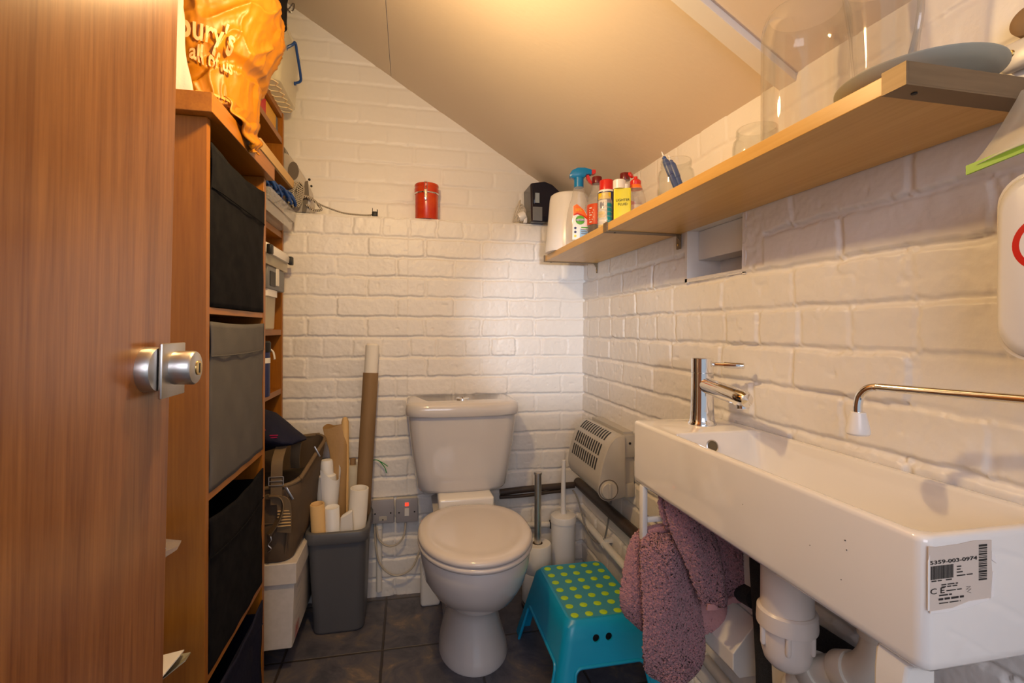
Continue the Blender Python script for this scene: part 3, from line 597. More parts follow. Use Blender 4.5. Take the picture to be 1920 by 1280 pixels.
rim.tube([(x, ys(z)-0.001, z) for x, z in archpts(0.408, 0.640, 0.122, 0.02, 0.018)[1:-1]], 0.0042, 8, 1)
rim.build('rolled_rim', 'stool', stl)
mt = MB(); mt.rings([rrect(0.428, 0.627, 1.256, 1.550, 0.016, z) for z in (0.2245, 0.2262)]).build('grip_mat', 'stool_mat', stl, smooth=0)
dm = None; nd = 0
for j in range(7):
    for i in range(5):
        x = 0.4445+i*0.0415; y = 1.271+j*0.0440
        if dm is None:
            dm = MB().lathe(x, y, [(0.0110, 0.2258), (0.0110, 0.2272), (0.009, 0.2280), (0, 0.2283)], 20); d0 = dm.build('grip_dot', 'dot', stl)
        else:
            d = d0.copy(); COL.objects.link(d); d.parent = stl; d.location = (x-stl.location.x, y-stl.location.y, d0.location.z)
# ------------------------------------------------------------------ bin and rolls
bn = thing('waste_bin', (-0.222, 1.765, 0), 'dark grey rectangular bin full of paper rolls', 'bin')
b = MB(); b.rings([rrect(-0.301+a, -0.140-a, 1.70+a, 1.868-a*0.3, 0.028, z) for z, a in ((0.0, 0.006), (0.004, 0.001), (0.01, 0.0))] +
                  [rrect(-0.301-0.012*t, -0.140+0.010*t, 1.70-0.035*t, 1.868+0.012*t, 0.03, 0.01+0.32*t) for t in (0.25, 0.5, 0.75, 1)] +
                  [rrect(-0.301-0.012*t+0.004, -0.140+0.010*t-0.004, 1.70-0.035*t+0.004, 1.868+0.012*t-0.004, 0.027, 0.01+0.32*t) for t in (1, 0.6, 0.1)], True, True).build('body', 'grey_plastic', bn, smooth=50)
b = MB(); rr = lambda k, z: rrect(-0.313-k, -0.130+k, 1.665-k, 1.880+k*0.6, 0.034, z)
b.rings([rr(0.0, 0.312), rr(0.006, 0.310), rr(0.008, 0.314), rr(0.009, 0.344), rr(0.006, 0.348), rr(-0.001, 0.348), rr(-0.004, 0.342), rr(-0.004, 0.312)], False, False).build('rim', 'grey_plastic', bn, smooth=50)
def paper_tube(name, p0, p1, r, m, label, cat='paper roll', hollow=True, rings_=None, group=None):
    mb = MB(); p0 = Vector(p0); p1 = Vector(p1); L = (p1-p0).length
    prof = [(r, 0), (r, L-0.001), (r-0.001, L)]
    if hollow: prof += [(r-0.004, L), (r-0.005, L-0.001), (r-0.005, L-0.05), (0, L-0.05)]
    else: prof += [(r*0.7, L-0.003), (0, L-0.004)]
    mb.axis_lathe(p0, p1-p0, prof, 32); return tag(mb.build(name, m, smooth=50), label, cat, group)
t = thing('postal_tube', (-0.15, 1.80, 0.015), 'tall leaning brown cardboard tube with a white roll in its top', 'tube')
d = Vector((-0.1265, 1.862, 0.945))-Vector((-0.1665, 1.80, 0.10))
P = lambda k: Vector((-0.1665, 1.80, 0.10))+d*k
MB().axis_lathe(P(-0.09), d, [(0.0262, 0), (0.0268, d.length*0.965), (0.0255, d.length*0.9655), (0.0255, d.length*0.93), (0, d.length*0.93)], 36).build('cardboard_tube', 'kraft', t)
MB().axis_lathe(P(0.80), d, [(0.0235, 0), (0.0235, d.length*0.192), (0.018, d.length*0.2), (0.017, d.length*0.19), (0, d.length*0.19)], 36).build('paper_roll', 'paper', t)
paper_tube('wallpaper_roll', (-0.186, 1.765, 0.018), (-0.158, 1.738, 0.462), 0.0300, 'paper', 'thickest white paper roll standing at the right of the bin')
paper_tube('paper_roll', (-0.270, 1.735, 0.018), (-0.286, 1.694, 0.432), 0.0225, 'yellow_roll', 'short yellow paper roll at the front left of the bin')
tt = MB().rings([[(-0.288+0.024*math.cos(a), 1.700+0.024*math.sin(a)-0.001, z0+0.004*math.sin(3*a)) for a in [R(-100+k*14) for k in range(8)]] for z0 in (0.425, 0.405, 0.388)], False, False, closed=False)
paper_tube('paper_roll', (-0.232, 1.735, 0.018), (-0.240, 1.696, 0.418), 0.0225, 'labelwhite', 'short plain white roll beside the yellow one in the bin', hollow=False)
q = MB(); q.rings([rrect(-0.216+a, -0.172-a, 1.686+a, 1.708-a, 0.008, z) for z, a in ((0.20, 0), (0.30, 0), (0.388, 0.002), (0.393, 0.004))]); 
q.v = [(x+0.0025*math.sin(z*180+x*90), y+0.002*math.sin(z*240), z+(0.01*(x+0.2)/0.02 if z > 0.38 else 0)) for x, y, z in q.v]
tag(q.build('folded_paper', 'paper'), 'folded white paper wad at the front of the bin', 'paper')
q = MB(); q.axis_lathe((-0.262, 1.800, 0.018), (-0.01, 0.0, 0.47), [(0.034, 0), (0.034, 0.42), (0.031, 0.46), (0.030, 0.475), (0.022, 0.48), (0.021, 0.52), (0.018, 0.528), (0, 0.53)], 30)
q.rings([[(-0.262+0.038*math.cos(a)*(1-0.1*k), 1.782+0.038*math.sin(a), 0.505-0.05*k+0.02*math.sin(2*a)) for a in [R(-130+j*17) for j in range(12)]] for k in range(4)], False, False, closed=False)
tag(q.build('tissue_wrapped_roll', 'labelwhite'), 'white tissue-wrapped roll with a narrow neck at the back left of the bin', 'paper roll')
q = MB(); n = 22
def kring(z, cx, cy, rx, ry, ph): return [(cx+rx*math.cos(2*PI*k/n)*(1+0.10*math.sin(3*2*PI*k/n+ph)), cy+ry*math.sin(2*PI*k/n)*(1+0.12*math.sin(2*2*PI*k/n+ph)), z+0.008*math.sin(2*2*PI*k/n+ph)) for k in range(n)]
q.rings([kring(0.02, -0.228, 1.80, 0.020, 0.018, 0), kring(0.40, -0.232, 1.815, 0.021, 0.018, 1), kring(0.50, -0.234, 1.82, 0.024, 0.017, 2), kring(0.58, -0.240, 1.825, 0.030, 0.015, 2.6), kring(0.63, -0.248, 1.83, 0.037, 0.010, 3), kring(0.655, -0.250, 1.832, 0.040, 0.006, 3.2)])
tp = thing('wrapped_bundle', (-0.23, 1.8, 0.02), 'tan paper bundle flaring out at its top in the bin', 'paper bundle')
q.build('wrapping', 'kraft_light', tp)
MB().axis_lathe((-0.205, 1.815, 0.02), (-0.012, 0.018, 0.65), [(0.0115, 0), (0.0125, 0.65), (0.008, 0.664), (0, 0.667)], 20).build('inner_roll', 'yellow_roll', tp)
q = MB(); tb = thing('clear_tube', (-0.19, 1.82, 0.02), 'slim translucent tube with a brown cap between brown tube and tan bundle', 'tube')
MB().axis_lathe((-0.190, 1.800, 0.02), (0.002, 0.03, 0.5), [(0.0165, 0), (0.0165, 0.495), (0.012, 0.497), (0, 0.498)], 28).build('tube_wall', 'clearbox', tb)
MB().axis_lathe((-0.190, 1.834, 0.515), (0.002, 0.03, 0.5), [(0.010, 0), (0.010, 0.022), (0.0, 0.023)], 24).build('cap', 'kraft', tb)
# ------------------------------------------------------------------ archive box and camera bag
bx = thing('archive_box', (-0.5, 1.69, 0.085), 'white cardboard archive box under the brown canvas bag', 'box')
MB().rings([rrect(-0.66, x1, y0, 1.868, 0.004, z, 2) for z, x1, y0 in ((0.075, -0.327, 1.528), (0.078, -0.324, 1.525), (0.27, -0.317, 1.520), (0.315, -0.316, 1.52))]).build('box_body', 'card', bx, smooth=30)
MB().rings([rrect(-0.665, x1, y0, 1.872, 0.003, z, 2) for z, x1, y0 in ((0.268, -0.3115, 1.514), (0.268, -0.3110, 1.513), (0.325, -0.3105, 1.513), (0.327, -0.312, 1.515))]).build('box_lid', 'card', bx, smooth=30)
def onside(y, z): return Vector((-0.3205+(z-0.078)*0.037+0.0008, y, z))
ls = MB()
for k in range(4):
    z = 0.245-k*0.03; ls.rings([[onside(1.535, z), onside(1.60, z+0.002)], [onside(1.535, z+0.0012), onside(1.60, z+0.0032)]], False, False, closed=False)
ls.build('printed_lines', 'bookgrey', bx, smooth=0)
fr = MB()
for a, b_, c_, d_ in ((1.545, 1.590, 0.125, 0.129), (1.545, 1.590, 0.092, 0.096), (1.545, 1.549, 0.092, 0.129), (1.586, 1.590, 0.092, 0.129), (1.553, 1.582, 0.113, 0.119), (1.553, 1.582, 0.102, 0.108)):
    fr.rings([[onside(a, c_), onside(b_, c_)], [onside(a, d_), onside(b_, d_)]], False, False, closed=False)
fr.build('red_stamp', 'red', bx, smooth=0)
# camera bag
cb = thing('shoulder_bag', (-0.42, 1.66, 0.327), 'brown canvas shoulder bag with webbing straps on the archive box', 'bag')
def bring(z, k=0.0, top=0.0, sq=0.05):
    f = (z-0.327)/0.24; out = []
    p = rrect(-0.62, -0.322+0.008*f-0.02*max(0, f-0.8)*0, 1.520+0.01*f, 1.842, sq, z, 8)
    for x, y, zz in p:
        s_ = (y-1.52)/0.32; xx = x*1; 
        cx, cy = -0.46, 1.68; x2 = cx+(x-cx)*(1-k); y2 = cy+(y-cy)*(1-k)
        out.append((x2+0.05*f*s_*(1 if x > cx else 0.2), y2, zz+top*(s_*0.085-0.02*(1 if x < -0.45 else 0))))
    return out
g = MB(); g.rings([bring(0.328, 0.03), bring(0.334, 0.0), bring(0.38), bring(0.45, -0.01), bring(0.50, 0.0, 0.6), bring(0.535, 0.01, 1), bring(0.545, 0.045, 1), bring(0.53, 0.06, 1), bring(0.42, 0.08, 0.5), bring(0.36, 0.1)], True, True)
g.v = [(x+0.004*math.sin(z*60+y*30), y+0.003*math.sin(z*55+x*40), z) for x, y, z in g.v]; g.build('bag_body', 'khaki', cb, smooth=60)
g = MB(); g.tube([p for p in bring(0.540, 0.025, 1)]+[bring(0.540, 0.025, 1)[0]], 0.0065, 10, 2).build('piping', 'khaki_web', cb)
g = MB(); g.rings([bring(0.43, 0.085, 1), bring(0.431, 0.5, 1)], True, True).build('lining', 'khaki_in', cb)
g = MB(); g.tube([(-0.345, 1.530, 0.345), (-0.338, 1.526, 0.42), (-0.334, 1.528, 0.50), (-0.330, 1.536, 0.525)], 0.0035, 8).tube([(-0.35, 1.525, 0.44), (-0.42, 1.517, 0.442)], 0.002, 6).build('seam_piping', 'khaki', cb)
def strap(pts, w, th, side, name='strap', m='khaki_web'): return MB().ribbon(pts, w, th, side).build(name, m, cb)
strap([(-0.3630, 1.505, 0.50), (-0.3620, 1.503, 0.56), (-0.3620, 1.51, 0.62), (-0.3620, 1.56, 0.655)], 0.030, 0.003, (1, 0, 0))
strap([(-0.3830, 1.506, 0.415), (-0.3560, 1.498, 0.46), (-0.3460, 1.498, 0.50), (-0.3580, 1.502, 0.525), (-0.3880, 1.51, 0.525)], 0.032, 0.003, (0.15, -0.3, 0.02))
sp = strap([(-0.342, 1.505, 0.42), (-0.340, 1.500, 0.475), (-0.346, 1.500, 0.515), (-0.368, 1.502, 0.528), (-0.398, 1.508, 0.518)], 0.038, 0.003, (1, -0.12, -0.1))
rl = MB()
for k in range(6): rl.box(-0.358, -0.323, 1.4965, 1.4995, 0.440+k*0.0085, 0.4425+k*0.0085)
rl.build('strap_ridges', 'yellow_roll', cb, smooth=0)
bkl = MB(); 
for a, b_ in (((-0.424, 0.556), (-0.386, 0.556)), ((-0.386, 0.556), (-0.386, 0.580)), ((-0.386, 0.580), (-0.424, 0.580)), ((-0.424, 0.580), (-0.424, 0.556)), ((-0.424, 0.568), (-0.386, 0.568))):
    bkl.cyl((a[0]+0.042, 1.500, a[1]), (b_[0]+0.042, 1.500, b_[1]), 0.0017, n=8)
bkl.build('buckle', 'steel', cb, label='square metal buckle')
strap([(-0.345, 1.66, 0.56), (-0.342, 1.64, 0.60), (-0.338, 1.635, 0.635), (-0.337, 1.64, 0.645)], 0.030, 0.003, (1, -0.3, 0))
zp = MB(); zp.box(-0.336, -0.328, 1.515, 1.518, 0.505, 0.545, 0.001).box(-0.3345, -0.3295, 1.514, 1.522, 0.543, 0.549)
zq = zp.build('zip_pull', 'steel', cb); zq.rotation_euler = (0, R(-28), 0)
zp = MB(); zp.box(-0.2905, -0.2850, 1.70, 1.703, 0.580, 0.618, 0.001); zq = zp.build('zip_pull', 'steel', cb); zq.rotation_euler = (0, R(-28), 0)
MB().tube([(-0.378, 1.498, 0.42), (-0.374, 1.496, 0.405), (-0.382, 1.496, 0.392), (-0.374, 1.496, 0.38), (-0.382, 1.497, 0.372)], 0.0022, 8).build('clip_hook', 'steel', cb)
# ------------------------------------------------------------------ basin
bs = thing('wash_basin', (0.59, 0.70, 0.67), 'long narrow white ceramic wall basin with a worn paper label', 'sink')
X0, X1, Y0, Y1, ZT, ZB = 0.487, 0.694, 0.382, 1.012, 0.801, 0.668
def br_(k, z, r=0.012): return rrect(X0+k, X1-k*0.2, Y0+k, Y1-k, r, z, 5)
def bi_(k, z, r=0.02, kf=None, kn=None): return rrect(X0+0.0125+k, X1-0.013-k, Y0+0.0125+(kn if kn is not None else k), Y1-0.148-(kf if kf is not None else k), r, z, 5)
g = MB(); g.rings([br_(0.05, ZB+0.03), br_(0.045, ZB+0.002), br_(0.012, ZB), br_(0.003, ZB+0.001), br_(0.0005, ZB+0.005), br_(0, ZB+0.012), br_(0, ZT-0.007), br_(0.0006, ZT-0.003), br_(0.0025, ZT-0.0006), br_(0.006, ZT, 0.010),
    bi_(-0.003, ZT), bi_(-0.001, ZT-0.001), bi_(0.0008, ZT-0.005), bi_(0.003, ZT-0.04, 0.022, 0.012), bi_(0.008, ZT-0.08, 0.028, 0.03), bi_(0.014, ZT-0.098, 0.032, 0.045), bi_(0.028, ZT-0.108, 0.035, 0.065), bi_(0.07, ZT-0.112, 0.02, 0.2)], True, True)
basin = g.build('basin', 'ceramic', bs, smooth=60)
ov = MB().axis_lathe((0.578, 0.8565, 0.7740), (0, -1, 0.28), [(0.0130, 0), (0.0130, 0.0022), (0.0112, 0.0030), (0.0106, 0.0024)], 28, False); ov.build('overflow_ring', 'steel', bs)
MB().axis_lathe((0.578, 0.8562, 0.7740), (0, -1, 0.28), [(0.0112, 0), (0.0112, 0.0016), (0, 0.0017)], 28).build('overflow_hole', 'overflow_brown', bs)
# label on the near end face
def lab(x, z, e=0.0): return Vector((X0+0.003+(x-0.0128)*1.34, Y0-0.0009-e, ZB+0.060+(z-0.0125)*0.617))
lo = MB(); 
edge = [(0.0145, 0.014), (0.020, 0.0125), (0.030, 0.0135), (0.046, 0.0155), (0.0655, 0.0225), (0.0700, 0.024), (0.0725, 0.028), (0.0722, 0.060), (0.0712, 0.082), (0.0712, 0.1175), (0.055, 0.1195), (0.040, 0.1165), (0.020, 0.1155), (0.0130, 0.118), (0.0128, 0.07)]
lo.rings([[lab(x*1.0, z) for x, z in edge], [lab(x*1.0, z, -0.0007) for x, z in edge]]); label_o = lo.build('paper_label', 'sticker', bs, smooth=0, label='partly torn barcode label')
to = MB()
for poly in ([(0.0145, 0.0135), (0.030, 0.012), (0.036, 0.0135), (0.047, 0.014), (0.068, 0.0215), (0.069, 0.025), (0.05, 0.0245), (0.035, 0.0175), (0.0150, 0.0165)], [(0.0705, 0.024), (0.0735, 0.027), (0.0735, 0.066), (0.072, 0.066)], [(0.0712, 0.086), (0.076, 0.079), (0.0745, 0.092), (0.0712, 0.1)], [(0.0125, 0.018), (0.0140, 0.018), (0.0140, 0.105), (0.0125, 0.095)]):
    to.rings([[lab(x, z, 0.0003) for x, z in poly], [lab(x, z, -0.0002) for x, z in poly]])
to.build('torn_edge', 'torn', label_o, smooth=0)
ink = MB(); bx_ = lambda x0, x1, z0, z1: ink.rings([[lab(x0, z0, 0.0001), lab(x1, z0, 0.0001), lab(x1, z1, 0.0001), lab(x0, z1, 0.0001)], [lab(x0, z0, 0.0004), lab(x1, z0, 0.0004), lab(x1, z1, 0.0004), lab(x0, z1, 0.0004)]])
x = 0.0150
for wd in (2, 1, 3, 1, 1, 2, 1, 1, 2, 3, 1, 1, 2, 1, 1, 1, 2, 1):
    bx_(x, x+wd*0.00042, 0.0655, 0.0865); x += wd*0.00042+0.00052
ink.build('barcode', 'ink', label_o, smooth=0); ink = MB()
z = 0.0555
for wd in (3, 1, 2, 2, 4, 1, 1, 3, 2, 1, 4, 2, 1, 3, 2, 1, 3, 4):
    bx_(0.0590, 0.0665, z, z+wd*0.00085); z += wd*0.00085+0.00135
ink.build('barcode', 'ink', label_o, smooth=0)
fx = lambda x, z: frame(lab(x, z, 0.0004), (1, 0, 0), (0, 0, 1)) @ Matrix.Diagonal((1.34, 0.617, 1, 1))
text('5359-003-0974', 0.0082, 'ink', label_o, fx(0.0140, 0.0895), 'article_number', 0.0001, bold=0.0001, stretch=0.86)
text('C E', 0.0125, 'ink', label_o, fx(0.0142, 0.0430), 'ce_mark', 0.0001, stretch=0.72)
sm = MB(); r3 = random.Random(4)   # the worn small print, too fine to read: rows of word-long strokes
def words(mb, q, x0, x1, z, h):
    x = x0
    while x < x1:
        w_ = r3.uniform(0.003, 0.009)*1.0; w_ = min(w_, x1-x); mb.rings([[q(x, z), q(x+w_, z)], [q(x, z+h), q(x+w_, z+h)]], False, False, closed=False); x += w_+0.0012
for (x_, x1_, z_, h_) in ((0.0155, 0.0250, 0.0622, 0.0018), (0.0285, 0.0350, 0.0622, 0.0018), (0.0385, 0.0435, 0.0810, 0.0018), (0.0385, 0.0432, 0.0765, 0.0018), (0.0385, 0.0438, 0.0720, 0.0018), (0.0385, 0.0530, 0.0665, 0.0018),
                          (0.0245, 0.0395, 0.0550, 0.0018), (0.0245, 0.0395, 0.0515, 0.0018), (0.0290, 0.0430, 0.0450, 0.0016), (0.0225, 0.0340, 0.0385, 0.0022), (0.0220, 0.0450, 0.0320, 0.0032), (0.0225, 0.0420, 0.0265, 0.0016)):
    words(sm, lambda x, z: lab(x, z, 0.0004), x_, x1_, z_, h_)
sm.build('small_print', 'ink', label_o, smooth=0)
zg = MB().tube([lab(0.0470, 0.0480, 0.0005), lab(0.0510, 0.0480, 0.0005), lab(0.0470, 0.0440, 0.0005), lab(0.0515, 0.0440, 0.0005), lab(0.0480, 0.0400, 0.0005), lab(0.0515, 0.0375, 0.0005)], 0.00015, 4, 1); zg.build('scribble_mark', 'ink', label_o)
sp_ = MB()
for (y, z, r) in ((0.470, 0.762, 0.0009), (0.468, 0.752, 0.0007), (0.52, 0.735, 0.0005), (0.475, 0.715, 0.0005), (0.645, 0.742, 0.0006)): sp_.axis_lathe((0.4868, y, z), (-1, 0, 0), [(r, 0), (r*0.6, 0.0006)], 8)
sp_.build('chips', 'slot', bs)
# legs / towel rail frame of white flat bar
fr = thing('basin_frame', (0.52, 0.7, 0.53), 'white metal bar frame fixed under the wash basin', 'frame')
MB().box(0.488, 0.500, 0.965, 0.983, 0.553, 0.668, 0.003).build('front_upright', 'gloss_white', fr)
MB().box(0.500, 0.697, 0.966, 0.972, 0.590, 0.602, 0.002).build('side_rail', 'gloss_white', fr)
MB().box(0.488, 0.697, 0.966, 0.982, 0.551, 0.559, 0.003).build('towel_rail', 'gloss_white', fr)
MB().box(0.500, 0.697, 0.408, 0.432, 0.553, 0.561, 0.003).build('near_rail', 'gloss_white', fr)
MB().rings([[(0.4905, 0.438, z), (0.4905, 0.404, z), (0.530, 0.404, z), (0.530, 0.438, z)] for z in (0.553, 0.64)] + [[(0.4925, 0.438, 0.660), (0.4945, 0.404, 0.660), (0.530, 0.404, 0.660), (0.530, 0.438, 0.660)], [(0.4945, 0.437, 0.6678), (0.497, 0.392, 0.6678), (0.540, 0.392, 0.6678), (0.540, 0.437, 0.6678)]]).build('near_bracket', 'gloss_white', fr, bevel=0.003)
# ------------------------------------------------------------------ tap
tp = thing('mixer_tap', (0.611, 0.940, ZT), 'polished chrome mixer tap at the far end of the basin', 'tap')
TXc, TYc = 0.611, 0.940
MB().lathe(TXc, TYc, [(0.0285, ZT), (0.0285, ZT+0.003), (0.0262, ZT+0.006), (0.0248, ZT+0.012), (0.0236, ZT+0.03), (0.0226, ZT+0.06), (0.0222, ZT+0.1085), (0.0212, ZT+0.109), (0, ZT+0.109)], 48).build('body', 'chrome', tp, smooth=40)
MB().lathe(TXc, TYc, [(0.0212, ZT+0.109), (0.0224, ZT+0.110), (0.0224, ZT+0.139), (0.0212, ZT+0.140), (0, ZT+0.140)], 48).build('cap', 'chrome', tp, smooth=40)
MB().axis_lathe((TXc+0.018, TYc-0.012, ZT+0.127), (0.62, -0.785, 0.0), [(0.0045, 0), (0.0045, 0.022), (0.0062, 0.0225), (0.0062, 0.060), (0.0055, 0.061), (0, 0.061)], 20).build('lever', 'chrome', tp)
sd = Vector((-0.03, -1, -0.10)).normalized()
s1 = MB().axis_lathe((TXc, TYc-0.012, ZT+0.084), sd, [(0.0165, 0), (0.0165, 0.110), (0.0155, 0.128), (0.012, 0.136), (0, 0.139)], 32); spo = s1.build('spout', 'chrome', tp, smooth=50)
MB().axis_lathe((TXc-0.004, TYc-0.012-0.122, ZT+0.060), (0, -0.1, -1), [(0.0115, -0.008), (0.0115, 0.006), (0.0095, 0.007), (0.009, 0.003), (0, 0.003)], 28).build('aerator', 'chrome', spo)
# ------------------------------------------------------------------ bent chrome rail with white tip
gr = thing('bent_rail', (0.60, 0.45, 0.86), 'slim bent metal rod with a white cone tip above the basin', 'rail')
MB().tube([(0.600, 0.560, 0.884), (0.600, 0.560, 0.900), (0.601, 0.557, 0.913), (0.603, 0.549, 0.922), (0.606, 0.538, 0.9255), (0.610, 0.520, 0.926), (0.640, 0.36, 0.929), (0.682, 0.10, 0.934)], 0.0056, 20, 5).build('rod', 'chrome', gr, smooth=60)
MB().lathe(0.600, 0.560, [(0.0085, 0.8895), (0.0092, 0.889), (0.0145, 0.866), (0.0145, 0.861), (0.0125, 0.8585), (0.0, 0.8585)], 32).build('cone_tip', 'white_plastic', gr, label='white plastic cone tip')
MB().axis_lathe((0.699, 0.09, 0.934), (-1, 0, 0), [(0.03, 0), (0.03, 0.012), (0.012, 0.02), (0.012, 0.025)]).build('wall_flange', 'chrome', gr)
# ------------------------------------------------------------------ soap dispenser
ds = thing('soap_dispenser', (0.64, 0.26, 0.975), 'white rounded wall dispenser with a red round sticker at the right edge', 'dispenser')
def dr_(x, k): return [(x, y, z) for y, z, _ in rrect(0.125+k, 0.4045-k, 0.972+k, 1.160-k, 0.030, 0, 8)]
MB().rings([dr_(0.698, 0.0), dr_(0.625, 0.0), dr_(0.609, 0.0015), dr_(0.601, 0.006), dr_(0.598, 0.012)]).build('cover', 'white_plastic', ds, smooth=50)
MB().rings([dr_(0.6125, -0.0012), dr_(0.6105, -0.0012)]).build('cover_seam', 'white_plastic', ds)
sk = MB(); sk.axis_lathe((0.5985, 0.357, 1.086), (-1, 0, 0), [(0.0275, 0), (0.0275, 0.0006), (0.0215, 0.0007), (0.0215, 0)], 48, False); sko = sk.build('red_ring_sticker', 'red', ds)
MB().axis_lathe((0.5985, 0.357, 1.086), (-1, 0, 0), [(0.0215, 0), (0.0215, 0.0006), (0, 0.0006)], 40).build('sticker_centre', 'white_plastic', sko)
# ------------------------------------------------------------------ zip bag hanging by the dispenser
zb = thing('zip_bag', (0.57, 0.35, 1.16), 'clear plastic bag with a lime green zip strip above the white dispenser', 'bag')
def patch(P, nu, nv, fn=None):
    """grid through left/right boundary polylines P=(L,R)"""
    L = spline(P[0], 8); Q = spline(P[1], 8); vs = []
    for i in range(nv+1):
        t = i/nv; a = L[0]+0*L[0]; 
        def at(C): 
            k = t*(len(C)-1); j = min(int(k), len(C)-2); return C[j].lerp(C[j+1], k-j)
        a, b = at(L), at(Q)
        for j in range(nu+1):
            p = a.lerp(b, j/nu); vs.append(fn(p, j/nu, t) if fn else p)
    return vs, [(i*(nu+1)+j, i*(nu+1)+j+1, (i+1)*(nu+1)+j+1, (i+1)*(nu+1)+j) for i in range(nv) for j in range(nu)]
vs, fs = patch(([(0.610, 0.385, 1.245), (0.59, 0.393, 1.21), (0.575, 0.398, 1.185), (0.5615, 0.400, 1.166)], [(0.62, 0.20, 1.30), (0.60, 0.19, 1.26), (0.59, 0.19, 1.23), (0.575, 0.2, 1.20)]), 14, 12, lambda p, u, t: (p.x+0.006*math.sin(u*9+t*3), p.y, p.z))
MB().add(vs, fs).build('bag_film', 'clearbox', zb, solid=0.0006)
MB().rings([[(0.5600, 0.4000, 1.1605), (0.5625, 0.4000, 1.1605), (0.5630, 0.4005, 1.1700), (0.5605, 0.4005, 1.1700)], [(0.5690, 0.20, 1.192), (0.5715, 0.20, 1.192), (0.572, 0.20, 1.201), (0.5695, 0.2, 1.201)]]).build('zip_strip', 'limezip', zb, smooth=0)
# ------------------------------------------------------------------ shelves and brackets on the right wall
def plank(y0, y1, label):
    o = MB().box(0.492, 0.694, y0, y1, 1.2500, 1.2700, 0.0008).build('shelf_board', 'birch', None, smooth=0); tag(o, label, 'shelf', 'pale wood shelf boards on the right wall'); return o
plank(0.4305, 1.1755, 'long pale wood shelf board nearest the camera, holding the glass vases')
plank(1.1805, 1.745, 'shorter pale wood shelf board at the far end, holding the spray bottle')
def bracket(y0, y1, label, capw=0.0, reach=1.0):
    t = thing('shelf_bracket', (0.59, (y0+y1)/2, 1.20), label, 'bracket', 'steel brackets under the wooden shelf')
    MB().box(0.4885, 0.6965, y0, y1, 1.2478, 1.2499).build('arm', 'satin', t, smooth=0)
    MB().box(0.4885, 0.4917, y0, y1, 1.2499, 1.2718).build('front_lip', 'satin', t, smooth=0)
    w_ = MB(); w_.box(0.6925, 0.6975, y0+0.003, y1-0.003, 1.212, 1.2476, 0.001).rings([[(0.680, y0+0.004, 1.2478), (0.693, y0+0.004, 1.2478), (0.693, y0+0.004, 1.232)], [(0.680, y0+0.006, 1.2478), (0.693, y0+0.006, 1.2478), (0.693, y0+0.006, 1.232)]])
    wp = w_.build('wall_plate', 'satin', t, smooth=0); MB().axis_lathe((0.6924, (y0+y1)/2, 1.223), (-1, 0, 0), [(0.0035, 0), (0.0025, 0.001), (0, 0.001)], 16).build('screw', 'brass', wp)
    MB().axis_lathe((0.515, (y0+y1)/2, 1.2474), (0, 0, -1), [(0.0028, 0), (0.0028, 0.0008), (0, 0.0008)], 12).build('screw_hole', 'slot', t)
    return t
bracket(1.166, 1.190, 'steel bracket where the two shelf boards meet')
bracket(1.745, 1.757, 'steel end bracket at the far corner of the shelf')
nbk = bracket(0.4035, 0.4300, 'big brushed steel end bracket at the near end of the shelf')
MB().box(0.4919, 0.6965, 0.4035, 0.4055, 1.2500, 1.2718).box(0.4919, 0.6965, 0.4055, 0.4303, 1.2500, 1.2510).build('end_cheek', 'satin', nbk, smooth=0)
MB().axis_lathe((0.672, 0.417, 1.2476), (0, 0, -1), [(0.004, 0), (0.004, 0.006), (0.003, 0.008), (0, 0.008)], 16).build('clamp_screw', 'chrome', nbk)
ZS = 1.2702
# ------------------------------------------------------------------ things on the shelf
t = thing('waste_tub', (0.555, 1.665, ZS), 'plain white upturned tub behind the spray bottle', 'tub')
MB().lathe(0.555, 1.662, [(0.083, ZS), (0.084, ZS+0.006), (0.079, ZS+0.06), (0.069, ZS+0.185), (0.066, ZS+0.197), (0.058, ZS+0.203), (0, ZS+0.206)], 48).build('tub_wall', 'white_plastic', t, smooth=60)
# spray bottle, facing the room
sb = thing('spray_bottle', (0.530, 1.500, ZS), 'clear cleaning spray bottle with blue trigger head and printed label', 'spray bottle')
def ov_ring(cx, cy, rx, ry, z, e=2.6, n=40, rot=0.0):
    o = []
    for k in range(n):
        a = 2*PI*k/n; c_, s_ = math.cos(a), math.sin(a); x = rx*math.copysign(abs(c_)**(2/e), c_); y = ry*math.copysign(abs(s_)**(2/e), s_)
        o.append((cx+x*math.cos(rot)-y*math.sin(rot), cy+x*math.sin(rot)+y*math.cos(rot), z))
    return o
SR = R(-14); SX, SY = 0.531, 1.497
prof = [(0, 0.036, 0.024), (0.003, 0.039, 0.027), (0.06, 0.040, 0.028), (0.10, 0.036, 0.026), (0.13, 0.029, 0.023), (0.155, 0.021, 0.019), (0.175, 0.0175, 0.0165), (0.186, 0.013, 0.013)]
MB().rings([ov_ring(SX, SY, a, b_, ZS+z, 2.5, 40, SR) for z, a, b_ in prof]).build('bottle', 'clear', sb, smooth=60)
hd = MB().lathe(SX, SY, [(0.0155, ZS+0.182), (0.0155, ZS+0.212), (0.013, ZS+0.214)], 28)
hp = [(-0.028, 0.213), (-0.030, 0.221), (-0.022, 0.235), (-0.004, 0.243), (0.018, 0.243), (0.033, 0.239), (0.040, 0.236), (0.040, 0.222), (0.024, 0.221), (0.016, 0.212), (-0.010, 0.209)]
cs, sn = math.cos(SR), math.sin(SR)
def sp3(x, y, z): return (SX+x*cs-y*sn, SY+x*sn+y*cs, ZS+z)
hd.rings([[sp3(x*q+0.002*(1-q), w_, 0.226+(z-0.226)*q) for x, z in hp] for w_, q in ((-0.013, 0.8), (-0.010, 1), (0.010, 1), (0.013, 0.8))])
hd.build('trigger_head', 'sprayblue', sb, smooth=40)
